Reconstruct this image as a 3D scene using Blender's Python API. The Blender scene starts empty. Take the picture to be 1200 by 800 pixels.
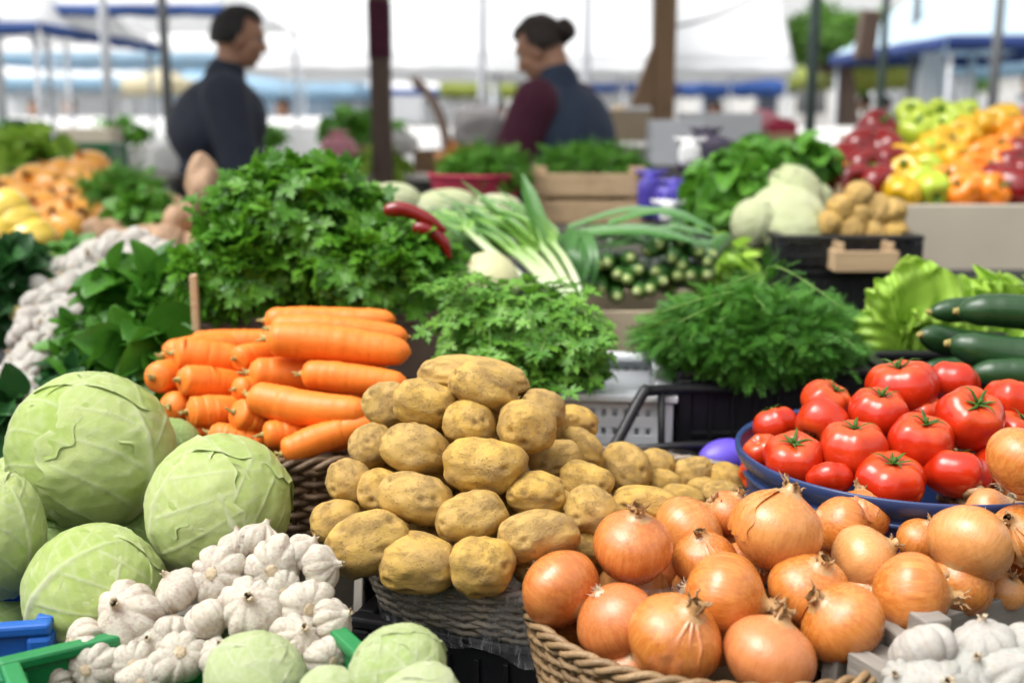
import bpy, bmesh, math, random
import numpy as np
from mathutils import Vector, Matrix, noise
PI = math.pi
rng = np.random.default_rng(7)
random.seed(7)
C = bpy.context.scene.collection
scene = bpy.context.scene

# ---------------------------------------------------------------- camera
F = 1333.0
CAM = np.array([0., 0., 1.45])
TH = math.radians(11.4)
RIGHT = np.array([1., 0, 0])
FWD = np.array([0, math.cos(TH), -math.sin(TH)])
UP = np.array([0, math.sin(TH), math.cos(TH)])
RV = np.stack([RIGHT, FWD, UP], 1)          # x right, y away, z up as seen


def at(px, py, d):
    return CAM + d * ((px - 600) / F * RIGHT + (400 - py) / F * UP + FWD)


def onz(px, py, z):
    """point on the horizontal plane z"""
    v = (400 - py) / F
    k = v * math.cos(TH) - math.sin(TH)
    return at(px, py, (z - CAM[2]) / k)


cam = bpy.data.cameras.new("camera")
cam.lens = 40
cam.sensor_width = 36
cam.clip_start = 0.05
cam.clip_end = 2000
co = bpy.data.objects.new("camera", cam)
C.objects.link(co)
co.location = CAM
co.rotation_euler = (PI / 2 - TH, 0, 0)
scene.camera = co
cam.dof.use_dof = True
cam.dof.focus_distance = 1.12
cam.dof.aperture_fstop = 3.2


# ---------------------------------------------------------------- objects
def tag(o, label=None, cat=None, group=None, kind=None):
    if label: o['label'] = label
    if cat: o['category'] = cat
    if group: o['group'] = group
    if kind: o['kind'] = kind
    return o


def new_obj(name, data, parent=None, loc=None, rot=None, scale=None):
    o = bpy.data.objects.new(name, data)
    C.objects.link(o)
    if parent is not None: o.parent = parent
    if loc is not None: o.location = loc
    if rot is not None: o.rotation_euler = Matrix(np.asarray(rot).tolist()).to_euler()
    if scale is not None: o.scale = (scale,) * 3 if np.isscalar(scale) else tuple(scale)
    return o


class MB:
    def __init__(s):
        s.V = []; s.F = {3: [], 4: []}; s.A = []; s.n = 0

    def add(s, V, F, a=0.):
        V = np.asarray(V, float).reshape(-1, 3)
        s.V.append(V)
        s.A.append(np.broadcast_to(np.asarray(a, float), (len(V),)).copy())
        for f in (F if isinstance(F, list) else [F]):
            f = np.asarray(f, int)
            if len(f): s.F[f.shape[1]].append(f + s.n)
        s.n += len(V)
        return s

    def box(s, c, size, R=None, a=0.):
        x, y, z = np.asarray(size, float) / 2
        V = np.array([[-x, -y, -z], [x, -y, -z], [x, y, -z], [-x, y, -z], [-x, -y, z], [x, -y, z], [x, y, z], [-x, y, z]])
        if R is not None: V = V @ np.asarray(R).T
        return s.add(V + np.asarray(c, float), np.array([[0, 3, 2, 1], [4, 5, 6, 7], [0, 1, 5, 4], [1, 2, 6, 5], [2, 3, 7, 6], [3, 0, 4, 7]]), a)

    def tube(s, P, r, sides=6, a=0., closed=False, cap=True, flat=1.0):
        P = np.asarray(P, float); n = len(P)
        r = np.broadcast_to(np.asarray(r, float), (n,))
        if closed: T = np.roll(P, -1, 0) - np.roll(P, 1, 0)
        else: T = np.gradient(P, axis=0)
        T /= np.linalg.norm(T, axis=1)[:, None] + 1e-12
        ref = np.array([0, 0, 1.]) if abs(T[:, 2]).mean() < .8 else np.array([0, 1., 0])
        N = np.cross(ref, T); N /= np.linalg.norm(N, axis=1)[:, None] + 1e-12
        B = np.cross(T, N)
        ang = np.linspace(0, 2 * PI, sides, endpoint=False)
        V = P[:, None] + r[:, None, None] * (np.cos(ang)[None, :, None] * N[:, None] + flat * np.sin(ang)[None, :, None] * B[:, None])
        idx = np.arange(n * sides).reshape(n, sides)
        nx = np.roll(idx, -1, 1)
        if closed: f = np.stack([idx, nx, np.roll(nx, -1, 0), np.roll(idx, -1, 0)], -1).reshape(-1, 4)
        else: f = np.stack([idx[:-1], nx[:-1], nx[1:], idx[1:]], -1).reshape(-1, 4)
        V = V.reshape(-1, 3)
        aa = np.repeat(np.broadcast_to(np.asarray(a, float), (n,)), sides)
        Fs = [f]
        if cap and not closed:
            k = len(V)
            V = np.vstack([V, P[0], P[-1]])
            aa = np.append(aa, [aa[0], aa[-1]])
            Fs.append(np.array([[k, idx[0][(j + 1) % sides], idx[0][j]] for j in range(sides)] + [[k + 1, idx[-1][j], idx[-1][(j + 1) % sides]] for j in range(sides)]))
        return s.add(V, Fs, aa)

    def grid(s, G, a=0., wrap=False):
        """G: (nu,nv,3) points; wrap closes the v direction"""
        nu, nv = G.shape[:2]
        idx = np.arange(nu * nv).reshape(nu, nv)
        if wrap:
            nx = np.roll(idx, -1, 1)
            f = np.stack([idx[:-1], nx[:-1], nx[1:], idx[1:]], -1).reshape(-1, 4)
        else:
            f = np.stack([idx[:-1, :-1], idx[:-1, 1:], idx[1:, 1:], idx[1:, :-1]], -1).reshape(-1, 4)
        a = np.broadcast_to(np.asarray(a, float), (nu, nv)).reshape(-1)
        return s.add(G.reshape(-1, 3), f, a)

    def ell(s, c, r, R=None, sub=3, a=0.):
        V, f = ICO(sub)
        V = V * np.asarray(r, float)
        if R is not None: V = V @ np.asarray(R).T
        return s.add(V + np.asarray(c, float), f, a)

    def capsule(s, p, q, r1, r2, n=12):
        p = np.asarray(p, float); q = np.asarray(q, float)
        L = np.linalg.norm(q - p); t = (q - p) / L
        pts, rr = [], []
        for k in range(6):
            w = -PI / 2 + k / 5 * PI / 2
            pts.append(p + t * r1 * math.sin(w)); rr.append(max(r1 * math.cos(w), 1e-4))
        for k in range(6):
            w = k / 5 * PI / 2
            pts.append(q + t * r2 * math.sin(w)); rr.append(max(r2 * math.cos(w), 1e-4))
        return s.tube(np.array(pts), np.array(rr), n)

    def xform(s, fn):
        s.V = [fn(v) for v in s.V]
        return s

    def mesh(s, name, mat, smooth=True):
        me = bpy.data.meshes.new(name)
        V = np.concatenate(s.V) if s.V else np.zeros((0, 3))
        f3 = np.concatenate(s.F[3]) if s.F[3] else np.zeros((0, 3), int)
        f4 = np.concatenate(s.F[4]) if s.F[4] else np.zeros((0, 4), int)
        me.vertices.add(len(V)); me.vertices.foreach_set('co', V.ravel())
        loops = np.concatenate([f3.ravel(), f4.ravel()])
        me.loops.add(len(loops)); me.loops.foreach_set('vertex_index', loops.astype(np.int32))
        npoly = len(f3) + len(f4)
        me.polygons.add(npoly)
        st = np.concatenate([np.arange(len(f3)) * 3, len(f3) * 3 + np.arange(len(f4)) * 4])
        me.polygons.foreach_set('loop_start', st.astype(np.int32))
        me.polygons.foreach_set('use_smooth', np.full(npoly, bool(smooth)))
        at_ = me.attributes.new('a', 'FLOAT', 'POINT')
        at_.data.foreach_set('value', np.concatenate(s.A).astype(np.float32) if s.A else [])
        me.materials.append(mat)
        me.update(calc_edges=True)
        me.validate()
        return me

    def build(s, name, mat, parent=None, smooth=True, bevel=0, **kw):
        o = new_obj(name, s.mesh(name, mat, smooth), parent, **kw)
        if bevel:
            m = o.modifiers.new('bevel', 'BEVEL'); m.width = bevel; m.segments = 2; m.limit_method = 'ANGLE'
        return o


_ico = {}


def ICO(sub):
    if sub not in _ico:
        bm = bmesh.new()
        bmesh.ops.create_icosphere(bm, subdivisions=sub, radius=1)
        bm.verts.ensure_lookup_table()
        _ico[sub] = (np.array([v.co[:] for v in bm.verts]), np.array([[v.index for v in f.verts] for f in bm.faces]))
        bm.free()
    return _ico[sub]


def nz(P, scale=1., seed=0):
    return np.array([noise.noise(Vector(p) * scale + Vector((seed * 7.3, seed * 3.1, seed))) for p in np.asarray(P)])


def rotz(a):
    c, s = math.cos(a), math.sin(a); return np.array([[c, -s, 0], [s, c, 0], [0, 0, 1.]])


def rotx(a):
    c, s = math.cos(a), math.sin(a); return np.array([[1., 0, 0], [0, c, -s], [0, s, c]])


def roty(a):
    c, s = math.cos(a), math.sin(a); return np.array([[c, 0, s], [0, 1., 0], [-s, 0, c]])


def frame_z(d, roll=0.):
    """rotation whose local z is d"""
    z = np.asarray(d, float); z = z / np.linalg.norm(z)
    ref = np.array([0, 0, 1.]) if abs(z[2]) < .9 else np.array([1., 0, 0])
    x = np.cross(ref, z); x /= np.linalg.norm(x)
    return np.stack([x, np.cross(z, x), z], 1) @ rotz(roll)


def frame_x(d, roll=0.):
    x = np.asarray(d, float); x = x / np.linalg.norm(x)
    ref = np.array([0, 0, 1.]) if abs(x[2]) < .9 else np.array([0, 1., 0])
    y = np.cross(ref, x); y /= np.linalg.norm(y)
    return np.stack([x, y, np.cross(x, y)], 1) @ rotx(roll)


def spline(P, n):
    """Catmull-Rom through P"""
    P = np.asarray(P, float)
    Q = np.vstack([2 * P[0] - P[1], P, 2 * P[-1] - P[-2]])
    t = np.linspace(0, len(P) - 1 - 1e-6, n); i = t.astype(int); u = (t - i)[:, None]
    a, b, c, d = Q[i], Q[i + 1], Q[i + 2], Q[i + 3]
    return .5 * (2 * b + (c - a) * u + (2 * a - 5 * b + 4 * c - d) * u ** 2 + (3 * b - a - 3 * c + d) * u ** 3)


def lathe(prof, seg=40, n=40, fn=None):
    """prof: list of (r,z) -> grid (n,seg,3), wraps in v"""
    p = spline(np.array(prof, float), n)
    p[:, 0] = np.maximum(p[:, 0], 1e-4)
    ph = np.linspace(0, 2 * PI, seg, endpoint=False)
    r = p[:, 0][:, None] * np.ones(seg)[None]
    z = p[:, 1][:, None] * np.ones(seg)[None]
    if fn is not None: r, z = fn(r, z, ph[None] * np.ones(n)[:, None])
    return np.stack([r * np.cos(ph), r * np.sin(ph), z], -1)


# ---------------------------------------------------------------- materials
class G:
    def __init__(s, name):
        s.m = bpy.data.materials.new(name); s.m.use_nodes = True
        s.nt = s.m.node_tree; s.nt.nodes.clear()

    def n(s, t, ins=None, **props):
        nd = s.nt.nodes.new('ShaderNode' + t)
        for k, v in props.items(): setattr(nd, k, v)
        for k, v in (ins or {}).items(): s.set(nd.inputs[k], v)
        return nd

    def set(s, sock, v):
        if isinstance(v, bpy.types.NodeSocket): s.nt.links.new(v, sock)
        elif isinstance(v, (tuple, list)) and sock.type == 'RGBA': sock.default_value = tuple(v) + ((1.,) if len(v) == 3 else ())
        else: sock.default_value = v

    def coord(s, kind='Object'): return s.n('TexCoord').outputs[kind]

    def rnd(s): return s.n('ObjectInfo').outputs['Random']

    def attr(s): return s.n('Attribute', attribute_name='a').outputs['Fac']

    def math(s, op, a, b=0., c=0.):
        nd = s.n('Math', operation=op); s.set(nd.inputs[0], a); s.set(nd.inputs[1], b); s.set(nd.inputs[2], c)
        return nd.outputs[0]

    def vec(s, op, a, b):
        nd = s.n('VectorMath', operation=op); s.set(nd.inputs[0], a)
        if op == 'SCALE': s.set(nd.inputs['Scale'], b)
        else: s.set(nd.inputs[1], b)
        return nd.outputs[0]

    def jit(s, scale=(1, 1, 1), kind='Object'):
        """object coordinates shifted per object"""
        v = s.vec('MULTIPLY', s.coord(kind), scale)
        k = s.vec('SCALE', (13.1, 7.7, 5.3), s.rnd())
        return s.vec('ADD', v, k)

    def noise(s, v, scale=5., detail=3., rough=.55, dist=0.):
        return s.n('TexNoise', {'Vector': v, 'Scale': scale, 'Detail': detail, 'Roughness': rough, 'Distortion': dist}).outputs['Fac']

    def vor(s, v, scale=5., feature='F1', out='Distance'):
        return s.n('TexVoronoi', {'Vector': v, 'Scale': scale}, feature=feature).outputs[out]

    def ramp(s, f, stops):
        nd = s.n('ValToRGB', {'Fac': f}); e = nd.color_ramp.elements
        while len(e) < len(stops): e.new(.5)
        for k, (p, c) in enumerate(stops):
            c = (c, c, c) if np.isscalar(c) else c
            e[k].position = p; e[k].color = (*c, 1)
        return nd.outputs['Color']

    def mix(s, f, a, b, blend='MIX'):
        nd = s.n('Mix', data_type='RGBA', blend_type=blend)
        s.set(nd.inputs[0], f); s.set(nd.inputs[6], a); s.set(nd.inputs[7], b)
        return nd.outputs[2]

    def bump(s, h, strength=.3, dist=.01, normal=None):
        i = {'Height': h, 'Strength': strength, 'Distance': dist}
        if normal is not None: i['Normal'] = normal
        return s.n('Bump', i).outputs[0]

    def pbr(s, col, rough=.5, normal=None, **kw):
        i = {'Base Color': col, 'Roughness': rough}
        if normal is not None: i['Normal'] = normal
        i.update({k.replace('_', ' '): v for k, v in kw.items()})
        return s.n('BsdfPrincipled', i).outputs[0]

    def out(s, sh):
        s.n('OutputMaterial', {'Surface': sh}); return s.m

    def trans(s, sh, col, f=.35):
        t = s.n('BsdfTranslucent', {'Color': col}).outputs[0]
        nd = s.n('MixShader', {0: f}); s.set(nd.inputs[1], sh); s.set(nd.inputs[2], t)
        return nd.outputs[0]


def plain(name, col, rough=.5, var=.12, nscale=6., bumpy=.15, bscale=60., bdist=.003, **kw):
    """solid material with gentle mottling and fine bump"""
    g = G(name); v = g.jit()
    n = g.noise(v, nscale, 4)
    c = g.mix(n, tuple(x * (1 - var) for x in col), tuple(min(1, x * (1 + var)) for x in col))
    b = g.bump(g.noise(v, bscale, 4), bumpy, bdist)
    r = g.math('ADD', g.math('MULTIPLY', g.noise(v, nscale * 2.3, 3), .25), rough - .12)
    return g.out(g.pbr(c, r, b, **kw))


def leaf_mat(name, lo, hi, rough=.42, tr=.3, vein=None, vs=1.):
    g = G(name)
    a = g.attr()
    n = g.noise(g.coord('Object'), 40, 3)
    f = g.math('ADD', g.math('MULTIPLY', a, .75), g.math('MULTIPLY', n, .3))
    c = g.mix(f, lo, hi)
    b = g.bump(g.noise(g.coord('Object'), 220, 3), .3, .003)
    return g.out(g.trans(g.pbr(c, rough, b, Specular_IOR_Level=.4), g.mix(.5, c, hi), tr))


def m_potato():
    g = G('potato_skin'); v = g.jit()
    r = g.rnd()
    big = g.noise(v, 1.3, 4, .6)
    c = g.mix(g.ramp(big, [(.38, 0), (.62, 1)]), (.62, .385, .075), (.49, .305, .085))
    c = g.mix(g.math('MULTIPLY', r, .6), c, (.48, .315, .11))
    net = g.noise(v, 7, 8, .75)
    c = g.mix(g.math('MULTIPLY', g.ramp(net, [(.52, 0), (.68, 1)]), .42), c, (.36, .205, .075))
    patch = g.math('MULTIPLY', g.ramp(g.noise(g.vec('ADD', v, (3, 1, 2)), 1.7, 5, .7), [(.47, 0), (.64, 1)]), g.ramp(g.noise(v, 14, 5, .8), [(.36, 0), (.66, 1)]))
    c = g.mix(g.math('MULTIPLY', patch, .75), c, (.25, .15, .075))
    sp = g.vor(v, 9)
    sel = g.ramp(g.noise(v, 3.1, 2), [(.42, 0), (.5, 1)])
    dots = g.math('MULTIPLY', g.ramp(sp, [(.09, 1), (.19, 0)]), sel)
    c = g.mix(g.math('MULTIPLY', dots, .9), c, (.13, .08, .04))
    sp2 = g.ramp(g.vor(g.vec('ADD', v, (5, 5, 1)), 26), [(.1, 1), (.2, 0)])
    c = g.mix(g.math('MULTIPLY', sp2, .35), c, (.22, .12, .05))
    c = g.mix(g.math('MULTIPLY', g.attr(), .75), c, (.20, .115, .05))
    h = g.math('ADD', g.math('MULTIPLY', net, .6), g.math('MULTIPLY', dots, -.8))
    h = g.math('ADD', h, g.math('MULTIPLY', patch, .5))
    h = g.math('ADD', h, g.math('MULTIPLY', g.noise(v, 40, 3), .25))
    b = g.bump(h, .7, .0035)
    return g.out(g.pbr(c, g.math('ADD', .36, g.math('MULTIPLY', net, .25)), b, Specular_IOR_Level=.4))


def m_onion(name='onion_skin'):
    g = G(name); o = g.coord(); r = g.rnd()
    sh = g.vec('SCALE', (13.1, 7.7, 5.3), r)
    st = g.noise(g.vec('ADD', g.vec('MULTIPLY', o, (1, 1, .07)), sh), 9, 5, .65, .1)
    fine = g.noise(g.vec('ADD', g.vec('MULTIPLY', o, (1, 1, .05)), sh), 30, 3, .6)
    big = g.noise(g.vec('ADD', o, sh), 1.4, 3)
    c = g.ramp(st, [(.3, (.40, .10, .012)), (.5, (.54, .175, .028)), (.72, (.64, .28, .06))])
    c = g.mix(g.ramp(big, [(.4, 0), (.65, .55)]), c, (.66, .25, .065))
    c = g.mix(g.ramp(r, [(.72, 0), (1, .6)]), c, (.55, .15, .06))
    c = g.mix(g.ramp(g.math('FRACT', g.math('MULTIPLY', r, 7.7)), [(.6, 0), (1, .6)]), c, (.73, .43, .17))
    c = g.mix(g.math('MULTIPLY', g.ramp(fine, [(.54, 0), (.64, 1)]), .3), c, (.38, .11, .025))
    z = g.n('SeparateXYZ', {0: o}).outputs[2]
    c = g.mix(g.ramp(g.math('ADD', z, g.math('MULTIPLY', st, .25)), [(.98, 0), (1.2, .9)]), c, (.46, .27, .11))
    spots = g.ramp(g.noise(g.vec('ADD', o, sh), 5, 5, .7), [(.66, 0), (.74, .55)])
    c = g.mix(spots, c, (.30, .13, .05))
    b = g.bump(g.math('ADD', fine, g.math('MULTIPLY', g.noise(g.vec('ADD', o, sh), 3, 3), .8)), .3, .0016)
    return g.out(g.pbr(c, g.math('ADD', .17, g.math('MULTIPLY', st, .2)), b, Specular_IOR_Level=.6, Coat_Weight=.25, Coat_Roughness=.2, Subsurface_Weight=.06, Subsurface_Scale=.1))


def m_garlic(name, white=(.58, .525, .43), tint=(.33, .19, .20), k=.55):
    g = G(name); o = g.coord(); sh = g.vec('SCALE', (13.1, 7.7, 5.3), g.rnd())
    st = g.noise(g.vec('ADD', g.vec('MULTIPLY', o, (1, 1, .05)), sh), 8, 4, .6)
    c = g.mix(g.math('MULTIPLY', g.ramp(st, [(.48, 0), (.68, 1)]), k), white, tint)
    dirt = g.ramp(g.noise(g.vec('ADD', o, sh), 2.2, 6, .75), [(.54, 0), (.72, .55)])
    c = g.mix(dirt, c, (.50, .40, .29))
    z = g.n('SeparateXYZ', {0: o}).outputs[2]
    c = g.mix(g.ramp(g.math('ADD', z, .0), [(.86, 0), (1.12, .8)]), c, (.52, .42, .28))
    b = g.bump(g.math('ADD', g.noise(g.vec('ADD', g.vec('MULTIPLY', o, (1, 1, .08)), sh), 24, 4), g.math('MULTIPLY', g.noise(o, 7, 4), .6)), .6, .003)
    return g.out(g.pbr(c, .5, b, Specular_IOR_Level=.35, Subsurface_Weight=.12, Subsurface_Scale=.1))


def m_tomato():
    g = G('tomato_skin'); v = g.jit(); r = g.rnd()
    c = g.mix(g.noise(v, 1.6, 3), (.42, .012, .004), (.57, .038, .006))
    c = g.mix(g.ramp(r, [(.6, 0), (1, .7)]), c, (.60, .06, .012))
    z = g.n('SeparateXYZ', {0: g.coord()}).outputs[2]
    c = g.mix(g.ramp(g.math('ADD', z, g.math('MULTIPLY', g.noise(v, 3, 3), .3)), [(.62, 0), (1.1, .45)]), c, (.74, .16, .03))
    c = g.mix(g.ramp(g.vor(v, 34), [(.04, .35), (.09, 0)]), c, (.75, .22, .06))
    b = g.bump(g.noise(v, 5, 3), .12, .002)
    return g.out(g.pbr(c, g.math('ADD', .13, g.math('MULTIPLY', g.noise(v, 6, 4), .14)), b, Specular_IOR_Level=.55, Subsurface_Weight=.08, Subsurface_Scale=.1))


def m_carrot():
    g = G('carrot_skin'); sh = g.vec('SCALE', (13.1, 7.7, 5.3), g.rnd())
    v = g.vec('ADD', g.coord(), sh)
    ring = g.noise(g.vec('ADD', g.vec('MULTIPLY', g.coord(), (60, 5, 5)), sh), 3, 4, .6)
    lo = g.noise(g.vec('MULTIPLY', v, (8, 30, 30)), 3, 3)
    c = g.mix(lo, (.74, .155, .014), (.86, .255, .03))
    c = g.mix(g.math('MULTIPLY', g.ramp(ring, [(.55, 0), (.7, 1)]), .14), c, (.62, .11, .012))
    cr = g.noise(g.vec('ADD', g.vec('MULTIPLY', g.coord(), (150, 14, 14)), sh), 1.6, 2, .5)
    crease = g.ramp(cr, [(.60, 0), (.625, 1), (.65, 0)])
    c = g.mix(g.math('MULTIPLY', crease, .35), c, (.40, .07, .012))
    c = g.mix(g.ramp(g.noise(v, 45, 5, .7), [(.62, 0), (.72, .5)]), c, (.52, .10, .02))
    b = g.bump(g.math('ADD', g.math('MULTIPLY', ring, .3), g.noise(v, 260, 3)), .12, .0008)
    return g.out(g.pbr(c, g.math('ADD', .34, g.math('MULTIPLY', lo, .2)), b, Specular_IOR_Level=.4, Subsurface_Weight=.08, Subsurface_Scale=.01))


def m_cabbage(name, lo, hi, vein):
    g = G(name); a = g.attr(); o = g.jit()
    big = g.noise(o, 2.6, 6, .68)
    c = g.mix(g.math('ADD', g.math('MULTIPLY', g.ramp(big, [(.36, 0), (.64, 1)]), .45), g.math('MULTIPLY', g.rnd(), .55)), lo, hi)
    cell = g.vor(g.vec('ADD', o, g.vec('SCALE', (1, 1, 1), g.noise(o, 12, 3))), 52, 'DISTANCE_TO_EDGE')
    fine = g.ramp(cell, [(0, 1), (.16, 0)])
    c = g.mix(g.math('MULTIPLY', fine, .10), c, vein)
    c = g.mix(g.math('MULTIPLY', a, .8), c, vein)
    c = g.mix(g.ramp(g.noise(o, 14, 6, .75), [(.70, 0), (.78, .5)]), c, (.50, .44, .22))
    h = g.math('ADD', g.math('MULTIPLY', fine, .5), g.noise(o, 30, 4))
    b = g.bump(h, .6, .0022)
    sh = g.pbr(c, g.math('ADD', .24, g.math('MULTIPLY', big, .2)), b, Specular_IOR_Level=.5)
    return g.out(g.trans(sh, c, .16))


def m_wicker(name, lo, hi):
    g = G(name); o = g.coord()
    n = g.noise(o, 55, 4, .65)
    c = g.mix(n, lo, hi)
    c = g.mix(g.math('MULTIPLY', g.attr(), .6), c, tuple(x * .45 for x in lo))
    b = g.bump(g.noise(o, 300, 3), .5, .003)
    return g.out(g.pbr(c, .5, b))


def m_wood(name, lo, hi, s=(3, 30, 30), rough=.7):
    g = G(name); v = g.jit(s)
    n = g.noise(v, 2.2, 6, .65, .6)
    c = g.mix(n, lo, hi)
    c = g.mix(g.ramp(g.noise(g.jit(), 9, 5, .7), [(.5, 0), (.75, .6)]), c, tuple(x * .55 for x in lo))
    return g.out(g.pbr(c, rough, g.bump(n, .5, .004)))


def m_film():
    g = G('cling_film'); o = g.coord()
    w = g.noise(g.vec('MULTIPLY', o, (75, 75, 16)), 2, 5, .7, .8)
    b = g.bump(w, .9, .02)
    glossy = g.pbr((.85, .87, .88), .12, b, Specular_IOR_Level=.8)
    t = g.n('BsdfTransparent').outputs[0]
    f = g.math('ADD', .10, g.math('MULTIPLY', g.ramp(w, [(.46, 0), (.70, 1)]), .42))
    nd = g.n('MixShader', {0: f}); g.set(nd.inputs[1], t); g.set(nd.inputs[2], glossy)
    return g.out(nd.outputs[0])


def m_scallion():
    g = G('scallion_skin'); a = g.attr(); o = g.coord()
    c = g.ramp(a, [(.0, (.72, .74, .60)), (.25, (.62, .70, .42)), (.45, (.22, .42, .06)), (.7, (.06, .19, .03)), (1, (.05, .16, .05))])
    c = g.mix(g.math('MULTIPLY', g.noise(o, 70, 3), .35), c, (.10, .25, .03))
    return g.out(g.trans(g.pbr(c, .38, g.bump(g.noise(o, 150, 3), .2, .003)), c, .15))


def m_cucumber(name='cucumber_skin', lo=(.010, .035, .012), hi=(.022, .075, .018), tip=(.45, .50, .12)):
    g = G(name); o = g.coord(); v = g.jit()
    st = g.noise(g.vec('ADD', g.vec('MULTIPLY', o, (.5, 14, 14)), g.vec('SCALE', (9, 5, 3), g.rnd())), 2.2, 4, .6)
    c = g.mix(st, lo, hi)
    c = g.mix(g.ramp(g.vor(g.vec('MULTIPLY', v, (1, 3, 3)), 18), [(.05, .5), (.12, 0)]), c, (.10, .16, .05))
    c = g.mix(g.attr(), c, tip)
    return g.out(g.pbr(c, .3, g.bump(st, .4, .0015), Specular_IOR_Level=.5))


def m_pepper(name, lo, hi):
    g = G(name); v = g.jit()
    c = g.mix(g.noise(v, 1.5, 3), lo, hi)
    return g.out(g.pbr(c, .2, g.bump(g.noise(v, 4, 3), .3, .003), Specular_IOR_Level=.5, Coat_Weight=.2, Coat_Roughness=.1))


def m_canvas(name, col, tr=.5):
    g = G(name); o = g.coord()
    n = g.noise(o, 1.3, 5, .6)
    c = g.mix(n, tuple(x * .9 for x in col), col)
    b = g.bump(g.noise(o, 3, 4), .25, .05)
    return g.out(g.trans(g.pbr(c, .6, b), c, tr))


def m_ground():
    g = G('paving_stone'); o = g.coord()
    br = g.n('TexBrick', {'Vector': o, 'Color1': (.30, .29, .27, 1), 'Color2': (.24, .235, .22, 1), 'Mortar': (.12, .115, .11, 1), 'Scale': 2.2, 'Mortar Size': .012})
    c = g.mix(g.math('MULTIPLY', g.noise(o, .7, 6, .7), .5), br.outputs[0], (.18, .17, .16))
    return g.out(g.pbr(c, .75, g.bump(br.outputs[1], .4, -.01)))


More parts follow.
